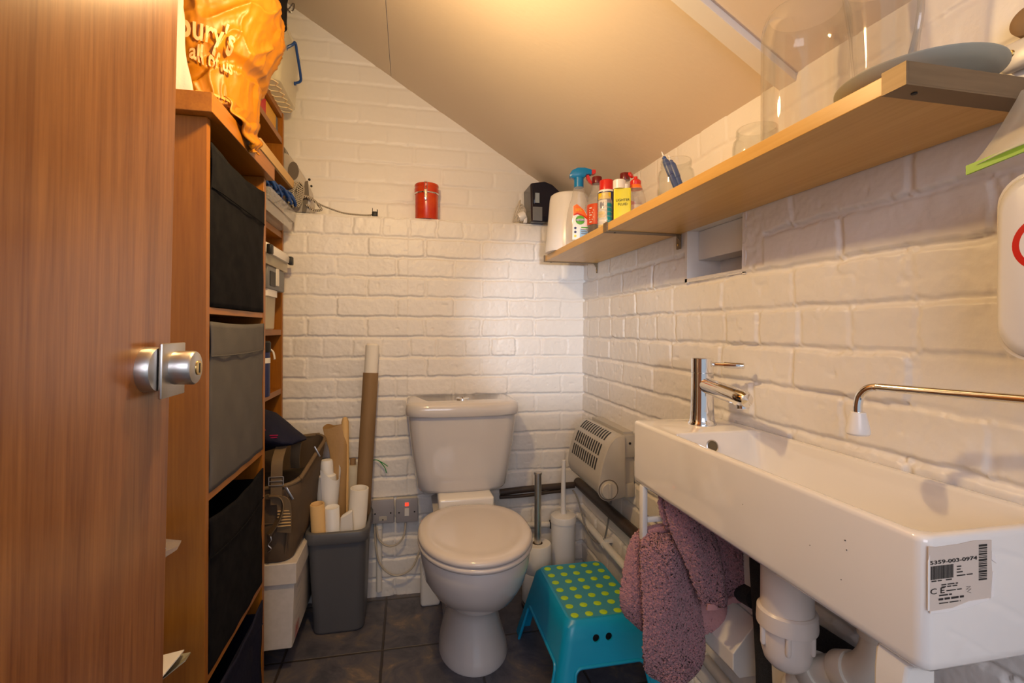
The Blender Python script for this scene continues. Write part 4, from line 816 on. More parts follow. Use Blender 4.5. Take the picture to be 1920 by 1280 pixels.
tr = MB(); tr.rings([[sp3(x, w_, z) for x, z in ((0.0395, 0.237), (0.052, 0.237), (0.053, 0.232), (0.053, 0.227), (0.047, 0.2235), (0.0395, 0.223))] for w_ in (-0.0085, 0.0085)])
tr.rings([[sp3(x, w_, z) for x, z in ((0.022, 0.222), (0.031, 0.222), (0.036, 0.208), (0.045, 0.194), (0.044, 0.190), (0.032, 0.198), (0.025, 0.209))] for w_ in (-0.006, 0.006)])
tr.build('trigger', 'red', sb, smooth=30)
def lfn(w0, z0):   # label surface of the spray bottle: x across, y up
    def f(x, y):
        xx = x+w0; z = y+z0; a = np.interp(z, [q[0] for q in prof], [q[1] for q in prof]); b_ = np.interp(z, [q[0] for q in prof], [q[2] for q in prof])
        u = min(0.985, abs(xx/a)); yy = -b_*(1-u**2.5)**(1/2.5)-0.0007
        return Vector(sp3(xx, yy, z))
    return f
def label_poly(pts, m, par, fn, lift=0.0, name='label'):
    bm = bmesh.new(); vs = [bm.verts.new((x, y, 0)) for x, y in pts]; bm.faces.new(vs); bmesh.ops.triangulate(bm, faces=bm.faces)
    bmesh.ops.subdivide_edges(bm, edges=bm.edges[:], cuts=5, use_grid_fill=True); bm.verts.index_update(); mb = MB()
    mb.add([fn(v.co.x, v.co.y)+Vector((0, -lift, 0)) for v in bm.verts], [[v.index for v in f.verts] for f in bm.faces]); bm.free(); return mb.build(name, m, par, smooth=60)
F0 = lfn(0.0, 0.0)
lb = label_poly([(-0.022, 0.012), (0.033, 0.012), (0.036, 0.055), (0.031, 0.078), (0.015, 0.105), (-0.008, 0.124), (-0.020, 0.118)], 'labelwhite', sb, F0)
label_poly([(-0.0195, 0.090), (-0.006, 0.094), (0.012, 0.086), (0.028, 0.078), (0.014, 0.105), (-0.008, 0.124), (-0.019, 0.118)], 'orangelabel', lb, F0, 0.0006, 'orange_flash')
label_poly([(-0.019, 0.087), (-0.006, 0.091), (0.012, 0.083), (0.030, 0.072), (0.029, 0.0765), (0.012, 0.088), (-0.006, 0.096), (-0.019, 0.092)], 'red', lb, F0, 0.0008, 'red_band')
label_poly([(0.0, 0.012), (0.033, 0.012), (0.034, 0.035), (0.002, 0.046)], 'labelblue', lb, F0, 0.0006, 'blue_panel')
label_poly([(0.002+0.0145*math.cos(R(a)), 0.073+0.0145*math.sin(R(a))) for a in range(0, 360, 20)], 'green', lb, F0, 0.0010, 'green_roundel')
label_poly([(-0.011, 0.0695), (0.0155, 0.0695), (0.0155, 0.0765), (-0.011, 0.0765)], 'labelwhite', lb, F0, 0.0013, 'roundel_band')
def tfn(F, dx, dy, lift): return lambda x, y: F(x+dx, y+dy)+Vector((0, -lift, 0))
text('Dettol', 0.0105, 'navyblue', lb, None, 'brand_lettering', fn=tfn(F0, -0.0115, 0.0695, 0.0018), bold=0.0002, stretch=0.93)
text('50%', 0.012, 'wdyellow', lb, None, 'lettering', fn=tfn(F0, -0.013, 0.101, 0.0012))
label_poly([(0.005, 0.0475), (0.029, 0.0475), (0.029, 0.0515), (0.005, 0.0515)], 'green', lb, F0, 0.0010, 'green_strip')
for i in range(3): label_poly([(0.005, 0.041-i*0.006), (0.027-0.003*(i % 2), 0.041-i*0.006), (0.027-0.003*(i % 2), 0.0435-i*0.006), (0.005, 0.0435-i*0.006)], 'bookgrey', lb, F0, 0.0010, 'print_line')
for i in range(3): label_poly([(-0.013+0.004*math.cos(R(a)), 0.048-i*0.0125+0.004*math.sin(R(a))) for a in range(0, 360, 40)], ('navyblue', 'navyblue', 'wdyellow')[i], lb, F0, 0.0010, 'symbol')
# clear handled bottle behind the spray
cbt = thing('clear_jug_bottle', (0.60, 1.58, ZS), 'empty clear plastic bottle with a looped handle between tub and cola', 'bottle')
g = MB().rings([ov_ring(0.604, 1.56, a, b_, ZS+z, 3, 32) for z, a, b_ in ((0, 0.030, 0.024), (0.004, 0.033, 0.027), (0.11, 0.032, 0.027), (0.145, 0.022, 0.02), (0.165, 0.012, 0.012), (0.178, 0.012, 0.012))])
g.tube([(0.578, 1.545, ZS+0.14), (0.572, 1.540, ZS+0.11), (0.574, 1.54, ZS+0.07), (0.583, 1.545, ZS+0.05)], 0.006, 10).build('jug_body', 'clear', cbt, smooth=60)
def bottle(name, cx, cy, prof, m, label, cat='bottle', base=ZS, **kw):
    t = thing(name, (cx, cy, base), label, cat); b_ = MB().lathe(cx, cy, [(r, base+z) for r, z in prof], 40).build('bottle', m, t, smooth=60); return t, b_
COLA = [(0.024, 0), (0.029, 0.004), (0.031, 0.02), (0.0305, 0.05), (0.031, 0.09), (0.030, 0.12), (0.024, 0.150), (0.015, 0.175), (0.0125, 0.188), (0.0125, 0.19)]
t, b_ = bottle('cola_bottle', 0.580, 1.465, COLA, 'clear', 'plastic cola bottle with an orange-red label and dark red cap')
MB().lathe(0.580, 1.465, [(0.023, ZS+0.001), (0.0285, ZS+0.005), (0.0300, ZS+0.02), (0.0297, ZS+0.055), (0, ZS+0.0552)], 40).build('cola_liquid', 'cola', t)
MB().lathe(0.580, 1.465, [(0.0313, ZS+0.056), (0.0316, ZS+0.058), (0.0316, ZS+0.118), (0.0306, ZS+0.120)], 40, False, False).build('label', 'colalabel', t)
MB().lathe(0.580, 1.465, [(0.0150, ZS+0.188), (0.0155, ZS+0.190), (0.0155, ZS+0.207), (0.014, ZS+0.2095), (0, ZS+0.2095)], 30).build('cap', 'darkred', t)
def cylfn(cx, cy, r, a0, z0): return lambda x, y: Vector((cx+r*math.cos(a0+x/r), cy+r*math.sin(a0+x/r), z0+y))
cq_ = MB(); F9 = cylfn(0.580, 1.465, 0.0320, R(-150), ZS+0.0)
for k in range(7): cq_.rings([[F9(-0.004+0.0*k, 0.062+k*0.0072), F9(0.006+0.003*(k % 3), 0.062+k*0.0072)], [F9(-0.004, 0.0655+k*0.0072), F9(0.005+0.003*(k % 3), 0.0655+k*0.0072)]], False, False, closed=False)
cq_.build('label_print', 'labelwhite', t, smooth=0)
t, b_ = bottle('cola_bottle', 0.650, 1.412, COLA, 'clear', 'plastic bottle whose dark red cap shows behind the lighter fluid tin')
MB().lathe(0.650, 1.412, [(0.0313, ZS+0.056), (0.0316, ZS+0.118)], 40, False, False).build('label', 'colalabel', t)
MB().lathe(0.650, 1.412, [(0.0150, ZS+0.188), (0.0155, ZS+0.190), (0.0155, ZS+0.207), (0.014, ZS+0.2095), (0, ZS+0.2095)], 30).build('cap', 'darkred', t)
# spray can
t = thing('spray_can', (0.556, 1.332, ZS), 'blue, yellow and white aerosol can with a bright red cap', 'spray can')
CX, CY = 0.557, 1.333
MB().lathe(CX, CY, [(0.0245, ZS), (0.0255, ZS+0.003), (0.0255, ZS+0.117), (0.024, ZS+0.122), (0.021, ZS+0.126), (0, ZS+0.126)], 40).build('can', 'navyblue', t)
for z0, z1, m_, a0, a1 in ((0.100, 0.118, 'wdyellow', -175, -85), (0.012, 0.098, 'labelwhite', -172, -110), (0.048, 0.066, 'wdyellow', -172, -118), (0.012, 0.028, 'wdyellow', -172, -118), (0.074, 0.092, 'navyblue', -158, -128)):
    L_ = [[(CX+(0.0257+0.0003*(z1-z0 < 0.03))*math.cos(R(a0+(a1-a0)*k/12)), CY+(0.0257+0.0003*(z1-z0 < 0.03))*math.sin(R(a0+(a1-a0)*k/12)), ZS+z) for k in range(13)] for z in (z0, z1)]
    MB().rings(L_, False, False, closed=False).build('label_band', m_, t)
MB().lathe(CX, CY, [(0.0245, ZS+0.122), (0.0245, ZS+0.126), (0.0205, ZS+0.129)], 36, True, True).build('collar', 'labelwhite', t)
MB().lathe(CX, CY, [(0.0205, ZS+0.126), (0.0205, ZS+0.155), (0.019, ZS+0.1575), (0, ZS+0.158)], 36).build('cap', 'red', t)
t, b_ = bottle('small_bottle', 0.523, 1.262, [(0.017, 0), (0.019, 0.003), (0.019, 0.078), (0.015, 0.088), (0.009, 0.094), (0.009, 0.104)], 'clear', 'small clear ribbed bottle with a teal label beside the yellow tin')
MB().rings([[(0.523+0.0193*math.cos(R(a)), 1.262+0.0193*math.sin(R(a)), ZS+z) for a in range(-95, 30, 10)] for z in (0.012, 0.072)], False, False, closed=False).build('label', 'teal', t)
rb = MB()
for k in range(5): rb.lathe(0.523, 1.262, [(0.0190, ZS+0.02+k*0.012), (0.0197, ZS+0.023+k*0.012), (0.0190, ZS+0.026+k*0.012)], 30, False, False)
rb.build('ribs', 'clear', t)
# lighter fluid tin
t = thing('lighter_fluid_tin', (0.553, 1.222, ZS), 'flat yellow tin lettered LIGHTER FLUID with a white cap', 'tin')
TR = R(-24); c2, s2 = math.cos(TR), math.sin(TR)
def tn(x, y, z): return Vector((0.556+x*c2-y*s2, 1.224+x*s2+y*c2, ZS+z))
TW, TD, TH = 0.0225, 0.0105, 0.1035
MB().rings([[tn(x, y, z) for x, y, _ in rrect(-TW, TW, -TD, TD, 0.003, 0, 3)] for z in (0, TH-0.001)]+[[tn(x*0.96, y*0.92, TH) for x, y, _ in rrect(-TW, TW, -TD, TD, 0.003, 0, 3)]]).build('tin_body', 'yellow', t, smooth=30)
MB().rings([[tn(-TW-0.0004, y, z) for y in (-TD+0.001, TD-0.001)] for z in (0.001, TH-0.002)], False, False, closed=False).build('side_panel', 'amber', t)
text('LIGHTER', 0.0092, 'ink', t, frame(tn(-0.017, -TD-0.0004, 0.069), (c2, s2, 0), (0, 0, 1)), 'lettering', 0.0001, bold=0.0001)
text('FLUID', 0.0092, 'ink', t, frame(tn(-0.011, -TD-0.0004, 0.058), (c2, s2, 0), (0, 0, 1)), 'lettering', 0.0001, bold=0.0001)
cpx = tn(-0.008, 0, 0); MB().lathe(cpx.x, cpx.y, [(0.0165, ZS+TH), (0.0165, ZS+TH+0.022), (0.015, ZS+TH+0.0235), (0, ZS+TH+0.0235)], 30).build('cap', 'white_plastic', t)
cpx = tn(0.0085, 0, 0); MB().lathe(cpx.x, cpx.y, [(0.008, ZS+TH), (0.008, ZS+TH+0.012), (0, ZS+TH+0.0125)], 20).build('nozzle', 'white_plastic', t)
# sauce bottle with flip cap
t, b_ = bottle('squeeze_bottle', 0.600, 1.236, [(0.024, 0), (0.0275, 0.004), (0.0275, 0.07), (0.026, 0.085), (0.019, 0.108), (0.0135, 0.118), (0.013, 0.122)], 'clear', 'clear squeeze bottle with an open red flip cap')
MB().lathe(0.600, 1.236, [(0.0185, ZS+0.1085), (0.0165, ZS+0.1135), (0.0148, ZS+0.1195)], 30, False, False).build('neck_label', 'orangelabel', t)
cp = MB().lathe(0.600, 1.236, [(0.0142, ZS+0.119), (0.0146, ZS+0.121), (0.0146, ZS+0.130), (0.011, ZS+0.134), (0.0055, ZS+0.137), (0.005, ZS+0.143), (0, ZS+0.1435)], 28).build('cap', 'red', t)
MB().axis_lathe((0.588, 1.240, ZS+0.148), (0.55, -0.75, 0.5), [(0.0085, -0.003), (0.0095, 0), (0.0085, 0.003), (0, 0.0035)], 24).build('flip_lid', 'red', t)
MB().lathe(0.600, 1.236, [(0.0278, ZS+0.01), (0.0278, ZS+0.062)], 30, False, False).build('printed_band', 'clearbox', t)
# glasses and jars
def jar(cx, cy, r, h, label, neck=True, name='glass_jar', m='glass'):
    t = thing(name, (cx, cy, ZS), label, 'jar')
    o_ = [(r*0.85, 0), (r*0.97, 0.004), (r, 0.012), (r, h*0.68), (r*0.95, h*0.78), (r*0.82, h*0.84), (r*0.82, h*0.87), (r*0.86, h*0.88), (r*0.86, h*0.90), (r*0.82, h*0.91), (r*0.82, h*0.94), (r*0.86, h*0.95), (r*0.85, h*0.985), (r*0.82, h)] if neck else [(r*0.8, 0), (r*0.86, 0.004), (r, h)]
    w_ = 0.0022; i_ = [(max(a-w_, 0), z if z > 0.01 else 0.006) for a, z in reversed(o_)]
    MB().lathe(cx, cy, [(a, ZS+z) for a, z in o_+i_], 48, True, True).build('jar_wall', m, t, smooth=60); return t
jar(0.655, 1.205, 0.026, 0.052, 'low clear glass tumbler between the squeeze bottle and the pen jar', False, 'glass_tumbler')
jar(0.600, 1.030, 0.040, 0.118, 'glass jar holding blue pens in the middle of the shelf')
jar(0.622, 0.790, 0.041, 0.098, 'small empty glass jar just left of the tall vase')
for k, (p0, p1, lbl) in enumerate((((0.610, 1.015, ZS+0.012), (0.578, 1.048, ZS+0.133), 'dark blue pen leaning leftmost in the glass jar'), ((0.620, 1.012, ZS+0.012), (0.590, 1.038, ZS+0.122), 'dark blue pen leaning to the right of the other in the jar'))):
    t = thing('pen', p0, lbl, 'pen', 'blue pens in the glass jar'); d = Vector(p1)-Vector(p0); L_ = d.length
    MB().axis_lathe(p0, d, [(0.005, 0), (0.0065, 0.003), (0.0065, L_*0.6), (0.0078, L_*0.61), (0.0078, L_*0.88), (0.005, L_*0.93), (0.0045, L_*0.97), (0, L_)], 16).build('barrel', 'blue', t)
    MB().axis_lathe(Vector(p0)+d*0.995, d, [(0.002, 0), (0.0012, 0.012), (0, 0.012)], 10).build('tip', 'white_plastic', t)
t = thing('glass_vase', (0.600, 0.655, ZS), 'tall clear glass cylinder vase rising out of the top of the frame', 'vase')
def shell(o_, w_): return o_+[(max(a-w_, 0.0), z) if z > 0.004 else (max(a-w_, 0), 0.006) for a, z in reversed(o_)]
MB().lathe(0.600, 0.655, [(a, ZS+z) for a, z in shell([(0.057, 0.0), (0.0605, 0.003), (0.061, 0.012), (0.061, 0.19), (0.0595, 0.205), (0.055, 0.218), (0.052, 0.222)], 0.0028)], 64).build('vase_wall', 'glass_thin', t, smooth=60)
t = thing('clear_pitcher', (0.628, 0.555, ZS), 'clear ribbed pitcher with sloping sides right of the tall vase', 'pitcher')
n = 60
def prr(r, z, k=0.0): return [(0.632+(r+0.0004*math.cos(2*PI*j/n*15))*math.cos(2*PI*j/n)+k, 0.553+(r+0.0004*math.cos(2*PI*j/n*15))*math.sin(2*PI*j/n), ZS+z) for j in range(n)]
MB().rings([prr(0.028, 0), prr(0.030, 0.004), prr(0.034, 0.06), prr(0.040, 0.14), prr(0.046, 0.205, -0.004), prr(0.0435, 0.205, -0.004), prr(0.0375, 0.14), prr(0.0315, 0.06), prr(0.026, 0.006)]).build('pitcher_wall', 'glass_thin', t, smooth=60)
MB().tube([(0.615, 0.515, ZS+0.185), (0.612, 0.492, ZS+0.175), (0.612, 0.488, ZS+0.12), (0.616, 0.505, ZS+0.07), (0.618, 0.522, ZS+0.06)], 0.004, 10).build('handle', 'glass_thin', t)
t = MB().lathe(0.602, 0.4865, [(0.030, ZS), (0.032, ZS+0.002), (0.050, ZS+0.010), (0.072, ZS+0.022), (0.083, ZS+0.031), (0.083, ZS+0.033), (0.070, ZS+0.026), (0.048, ZS+0.013), (0, ZS+0.008)], 64, True, True).build('shallow_dish', 'plate', smooth=60)
t.location.z += 0.0; tag(t, 'shallow grey-green ceramic dish at the near end of the shelf', 'dish')
t = thing('curtain_bracket', (0.69, 0.43, 1.30), 'cream plastic wall bracket with a screw at the upper right edge', 'bracket')
MB().box(0.682, 0.6975, 0.400, 0.454, 1.303, 1.336, 0.006, 3).build('plate', 'cream_plastic', t); MB().axis_lathe((0.682, 0.441, 1.3215), (-1, 0, 0), [(0.0045, 0), (0.0035, 0.0015), (0, 0.001)], 16).build('screw', 'brass', t)
MB().axis_lathe((0.685, 0.425, 1.352), (-1, -0.1, 0.1), [(0.017, -0.012), (0.017, 0.002), (0.012, 0.006), (0, 0.007)], 28).build('wooden_knob', 'kraft', t)
# ------------------------------------------------------------------ things on the ledge
t = thing('storage_canister', (0.068, 1.946, ZLEDGE), 'round red canister with a metal clasp on the wall ledge', 'canister')
ZL = ZLEDGE+0.001; YC = 1.938
MB().lathe(0.0685, YC, [(0.0425, ZL), (0.0435, ZL+0.002), (0.0440, ZL+0.095), (0.0440, ZL+0.1)], 48).build('can_body', 'canred', t, smooth=50)
MB().lathe(0.0685, YC, [(0.0455, ZL+0.1015), (0.0465, ZL+0.106), (0.0465, ZL+0.118), (0.0450, ZL+0.121), (0.0450, ZL+0.125), (0.0460, ZL+0.127), (0.0460, ZL+0.133), (0.044, ZL+0.136), (0.03, ZL+0.138), (0, ZL+0.138)], 48).build('lid', 'canred', t, smooth=50)
MB().lathe(0.0685, YC, [(0.0452, ZL+0.0965), (0.0462, ZL+0.0980), (0.0462, ZL+0.1005), (0.0452, ZL+0.102)], 48, False, False).build('wire_band', 'chrome', t)
cl_ = MB().box(0.057, 0.069, YC-0.0505, YC-0.0455, ZL+0.070, ZL+0.108, 0.0015).box(0.059, 0.067, YC-0.0535, YC-0.0500, ZL+0.066, ZL+0.090, 0.001)
cl_.tube([(0.058, YC-0.048, ZL+0.105), (0.058, YC-0.046, ZL+0.135), (0.060, YC-0.03, ZL+0.142), (0.066, YC-0.03, ZL+0.142), (0.068, YC-0.046, ZL+0.135), (0.068, YC-0.048, ZL+0.105)], 0.0013, 8).build('clasp', 'chrome', t)
t = thing('projector_case', (0.53, 1.90, ZLEDGE), 'glossy navy blue plastic case with a grey window on the ledge corner', 'case')
HPp = [(0.4695, 0.0), (0.5280, 0.0), (0.548, 0.010), (0.5655, 0.09), (0.585, 0.120), (0.550, 0.150), (0.520, 0.160), (0.468, 0.150), (0.4640, 0.144)]
MB().rings([[(x+(0.004 if k else 0), y, ZL+z*q) for x, z in HPp] for y, q, k in ((1.865, 0.985, 1), (1.869, 1, 0), (1.982, 1, 0))]).build('case_body', 'navy', t, smooth=0, bevel=0.003)
gh = MB().box(0.478, 0.505, 1.8632, 1.8655, ZL+0.070, ZL+0.128, 0.001); g1 = gh.build('window_recess', 'navy', t)
MB().box(0.4825, 0.4995, 1.8618, 1.8635, ZL+0.073, ZL+0.112).build('window_pane', 'greyscreen', t, smooth=0)
MB().box(0.474, 0.512, 1.8634, 1.8655, ZL+0.004, ZL+0.058, 0.001).build('side_panel', 'bookgrey', t, smooth=0)
t = thing('cable_coil', (0.42, 1.93, ZLEDGE), 'coiled cream cable with a white plug beside the navy case', 'cable')
q = MB()
for k in range(4):
    a = 0.3*k; q.tube([(0.405+0.004*k, 1.915-0.004*k, ZL+0.006), (0.418+0.003*k, 1.905, ZL+0.030+0.006*k), (0.438-0.002*k, 1.90-0.002*k, ZL+0.062+0.010*(k % 2)), (0.444+0.003*k, 1.90, ZL+0.050), (0.436+0.004*k, 1.905+0.003*k, ZL+0.022), (0.420, 1.91, ZL+0.008), (0.405+0.004*k, 1.915-0.004*k, ZL+0.006)], 0.0026, 8)
q.tube([(0.405, 1.91, ZL+0.008), (0.412, 1.905, ZL+0.045), (0.429, 1.90, ZL+0.086), (0.432, 1.90, ZL+0.084), (0.424, 1.90, ZL+0.055), (0.41, 1.905, ZL+0.02)], 0.0024, 8).build('coil', 'cable', t)
MB().axis_lathe((0.425, 1.899, ZL+0.019), (0.8, -0.05, 0.45), [(0.015, 0), (0.018, 0.01), (0.016, 0.028), (0, 0.029)], 20).box(0.444, 0.458, 1.890, 1.910, ZL, ZL+0.022, 0.002).build('plug', 'white_plastic', t)
# clothes iron standing on its heel, tip up, and its cord
t = thing('clothes_iron', (-0.37, 1.94, ZLEDGE), 'white and grey clothes iron propped on its heel on the ledge', 'iron')
def irx(x, z, y): return (x, y, ZL+z)
sole = [(-0.462, 0.20), (-0.452, 0.245), (-0.440, 0.235), (-0.425, 0.18), (-0.405, 0.08), (-0.392, 0.0), (-0.47, 0.0), (-0.475, 0.1)]
MB().rings([[irx(x, z, y) for x, z in sole] for y in (1.905, 1.975)]).build('soleplate', 'irongrey', t, smooth=30, bevel=0.004)
body = [(-0.440, 0.215), (-0.418, 0.200), (-0.396, 0.170), (-0.372, 0.130), (-0.352, 0.085), (-0.345, 0.04), (-0.350, 0.0), (-0.425, 0.0), (-0.435, 0.10), (-0.445, 0.17)]
MB().rings([[irx(x*q-0.395*(1-q), z*q+0.1*(1-q), y) for x, z in body] for y, q in ((1.898, 0.75), (1.902, 0.95), (1.908, 1), (1.972, 1), (1.978, 0.95))]).build('housing', 'ironwhite', t, smooth=40)
MB().rings([[irx(x, z, y) for x, z in ((-0.366, 0.108), (-0.356, 0.112), (-0.352, 0.06), (-0.362, 0.0), (-0.375, 0.0), (-0.370, 0.05))] for y in (1.892, 1.90)]).build('grip', 'irongrey', t, smooth=30)
MB().rings([[irx(-0.405+0.018*math.cos(a), 0.145+0.032*math.sin(a), y) for a in [2*PI*k/20 for k in range(20)]] for y in (1.893, 1.899)]).build('water_window', 'irongrey', t, smooth=30)
MB().axis_lathe(irx(-0.352, 0.118, 1.901), (0, -1, 0), [(0.0045, 0), (0.0045, 0.003), (0, 0.003)], 14).axis_lathe(irx(-0.345, 0.095, 1.901), (0, -1, 0), [(0.004, 0), (0.004, 0.003), (0, 0.003)], 14).build('buttons', 'black', t)
q = MB()
for k in range(4):
    cx = -0.395+0.007*k; q.tube([(cx-0.020, 1.875-0.004*k, ZL+0.018), (cx-0.024, 1.868-0.004*k, ZL+0.055), (cx-0.006, 1.866-0.003*k, ZL+0.092), (cx+0.010, 1.868-0.003*k, ZL+0.075), (cx+0.004, 1.872-0.004*k, ZL+0.035), (cx-0.008, 1.876-0.003*k, ZL+0.012), (cx-0.020, 1.875-0.004*k, ZL+0.018)], 0.0042, 8)
q.tube([(-0.39, 1.87, ZL+0.050), (-0.365, 1.872, ZL+0.052), (-0.335, 1.88, ZL+0.040), (-0.316, 1.89, ZL+0.022), (-0.310, 1.895, ZL+0.010), (-0.335, 1.895, ZL+0.008), (-0.36, 1.885, ZL+0.025)], 0.0042, 8)
q.tube([(-0.372, 1.872, ZL+0.045), (-0.345, 1.88, ZL+0.050), (-0.318, 1.888, ZL+0.030), (-0.28, 1.905, ZL+0.018), (-0.235, 1.915, ZL+0.007), (-0.19, 1.92, ZL+0.0045), (-0.150, 1.925, ZL+0.005), (-0.128, 1.925, ZL+0.010)], 0.0032, 8)
cq = tag(q.build('braided_iron_cord', 'braid'), 'black and white braided cord wrapped loosely and trailing along the ledge', 'cord')
t = thing('mains_plug', (-0.12, 1.925, ZLEDGE), 'small black plug lying on the wall ledge', 'plug')
MB().box(-0.134, -0.114, 1.912, 1.936, ZL, ZL+0.019, 0.003).build('plug_body', 'black', t)
pq = MB().box(-0.1335, -0.1315, 1.918, 1.922, ZL+0.018, ZL+0.032).box(-0.116, -0.1135, 1.914, 1.918, ZL+0.018, ZL+0.027).box(-0.116, -0.1135, 1.930, 1.934, ZL+0.018, ZL+0.027); pq.build('pins', 'black', t, smooth=0)
t = MB().tube([(-0.455, 1.97, 2.205), (-0.445, 1.955, 2.185), (-0.430, 1.95, 2.165), (-0.418, 1.95, 2.180), (-0.420, 1.955, 2.205), (-0.435, 1.965, 2.19), (-0.45, 1.96, 2.17)], 0.0022, 8).build('wire_hook', 'darksteel')
tag(t, 'twisted bit of wire hooked at the top of the back wall', 'wire')
# ------------------------------------------------------------------ trap, lagged pipes, boxing under the basin
t = thing('bottle_trap', (0.58, 0.664, 0.475), 'white plastic bottle trap hanging under the wash basin', 'trap')
MB().lathe(0.580, 0.664, [(0.0375, 0.560), (0.0375, 0.668)], 40).build('upper_body', 'trap', t)
MB().lathe(0.580, 0.664, [(0.0385, 0.541), (0.0430, 0.542), (0.0435, 0.546), (0.0425, 0.566), (0.0395, 0.569), (0.0380, 0.569)], 44).build('collar_nut', 'trap', t)
MB().lathe(0.580, 0.664, [(0, 0.476), (0.012, 0.476), (0.024, 0.480), (0.032, 0.489), (0.0358, 0.502), (0.0372, 0.520), (0.0378, 0.543)], 44).build('cup', 'trap', t, smooth=60)
g = MB()
for k in range(6):
    a = R(-128+k*60); x, y = 0.580+0.0385*math.cos(a), 0.664+0.0385*math.sin(a); g.lathe(x, y, [(0.0, 0.512), (0.0030, 0.514), (0.0042, 0.518), (0.0042, 0.545)], 12)
g.build('grip_ribs', 'trap', t)
MB().tube([(0.615, 0.664, 0.615), (0.650, 0.664, 0.613), (0.696, 0.664, 0.612)], 0.018, 20).build('outlet', 'trap', t)
t = thing('waste_elbow', (0.62, 0.56, 0.44), 'beige plastic waste pipe elbow under the near end of the basin', 'pipe')
MB().tube([(0.628, 0.548, 0.668), (0.628, 0.550, 0.60), (0.626, 0.556, 0.555), (0.622, 0.580, 0.520), (0.618, 0.625, 0.49), (0.616, 0.665, 0.455), (0.616, 0.69, 0.40), (0.616, 0.70, 0.30), (0.616, 0.70, 0.0)], 0.0225, 26, 8).build('pipe', 'cream_plastic', t, smooth=60)
for p_, d_, pr in (((0.627, 0.551, 0.585), (0, 0, 1), [(0.0255, 0), (0.0262, 0.002), (0.0262, 0.030), (0.0245, 0.032)]), ((0.6205, 0.592, 0.512), (-0.03, 0.85, -0.5), [(0.0265, -0.012), (0.0272, -0.010), (0.0272, 0.014), (0.0255, 0.016)]), ((0.617, 0.635, 0.484), (0, 0.78, -0.62), [(0.0262, 0), (0.0268, 0.002), (0.0268, 0.03), (0.025, 0.032)])):
    MB().axis_lathe(p_, d_, pr, 30).build('socket_ring', 'cream_plastic', t, smooth=50)
tag(MB().tube([(0.655, 0.822, 0.668), (0.655, 0.820, 0.55), (0.655, 0.806, 0.42), (0.655, 0.80, 0.30), (0.655, 0.80, 0.0)], 0.0170, 24).build('lagged_pipe', 'lag'), 'upright black foam lagged pipe left of the bottle trap', 'pipe')
tag(MB().tube([(0.677, 1.06, 0.430), (0.677, 0.95, 0.452), (0.677, 0.86, 0.466)], 0.0195, 24).build('lagged_pipe', 'lag'), 'short black foam lagged pipe behind the towels, left of the upright one', 'pipe')
tag(MB().tube([(0.677, 0.798, 0.474), (0.677, 0.70, 0.484), (0.677, 0.56, 0.492), (0.677, 0.36, 0.50)], 0.0195, 24).build('lagged_pipe', 'lag'), 'black foam lagged pipe running to the right behind the bottle trap', 'pipe')
bxg = thing('pipe_boxing', (0.67, 0.9, 0.25), 'white boxed-in ledge low on the right wall under the basin', 'boxing')
MB().rings([[(0.697, y, 0.30), (0.655, y, 0.30), (0.640, y, 0.318), (0.640, y, 0.352), (0.697, y, 0.412)] for y in (0.875, 1.008)]).build('sloped_cover', 'gloss_white', bxg, smooth=0, bevel=0.002)
tag(MB().rings([[(0.697, y, 0.20), (0.660, y, 0.20), (0.655, y, 0.30), (0.655, y, 0.42), (0.697, y, 0.452)] for y in (0.25, 0.79)]).build('painted_ledge', 'gloss_white', smooth=0, bevel=0.002), 'cream painted plinth behind the bottle trap under the basin', 'ledge')
tag(MB().box(0.676, 0.697, 0.846, 0.935, 0.478, 0.56, 0.001).build('painted_batten', 'gloss_white', smooth=0), 'small grey-white painted board above the black lagging by the towel', 'board')
# ------------------------------------------------------------------ towels
def towel(Lp, Rp, nu, nv, depth, wave, parent=None, name='towel', m='towel', seed=1, th=0.008, fl=0.0010):
    r4 = np.random.default_rng(seed)
    vs, fs = patch((Lp, Rp), nu, nv, None); out = []
    for i, v in enumerate(vs):
        u = (i % (nu+1))/nu; tt = (i//(nu+1))/nv; e = min(u, 1-u)*4; rnd = 1-(1-min(e, 1))**2
        n_ = r4.normal(0, fl, 3)
        y = v.y+depth*wave(u, tt)+0.010*(1-rnd)
        out.append((v.x+n_[0]*0.5, y+n_[1], v.z+n_[2]*0.5))
    return MB().add(out, fs).build(name, m, parent, smooth=180, solid=th)
tw = thing('towel', (0.55, 0.95, 0.25), 'long pink terry towel hanging nearest, in front of the stool', 'towel')
towel([(0.500, 0.962, 0.568), (0.482, 0.946, 0.540), (0.480, 0.942, 0.48), (0.482, 0.940, 0.40), (0.484, 0.94, 0.32), (0.496, 0.94, 0.280), (0.525, 0.94, 0.262)],
      [(0.566, 0.960, 0.570), (0.578, 0.945, 0.55), (0.598, 0.942, 0.49), (0.612, 0.940, 0.40), (0.619, 0.94, 0.33), (0.610, 0.94, 0.285), (0.575, 0.94, 0.260)], 130, 260, 1.0,
      lambda u, t: -0.014*math.sin(PI*u)+0.006*math.sin(u*2*PI*1.6+0.6)*(0.3+t*0.4)+0.004*math.sin(t*9+u*5), tw, 'front_fold', seed=2)
towel([(0.500, 0.985, 0.568), (0.480, 0.995, 0.530), (0.464, 1.0, 0.46), (0.457, 1.0, 0.415), (0.468, 1.0, 0.378), (0.495, 0.99, 0.352)],
      [(0.53, 0.98, 0.568), (0.53, 0.985, 0.53), (0.53, 0.985, 0.46), (0.53, 0.985, 0.41), (0.53, 0.985, 0.37), (0.53, 0.985, 0.338)], 60, 150, 1.0, lambda u, t: -0.012*math.sin(PI*u)+0.004*math.sin(t*8), tw, 'back_fold', seed=3)
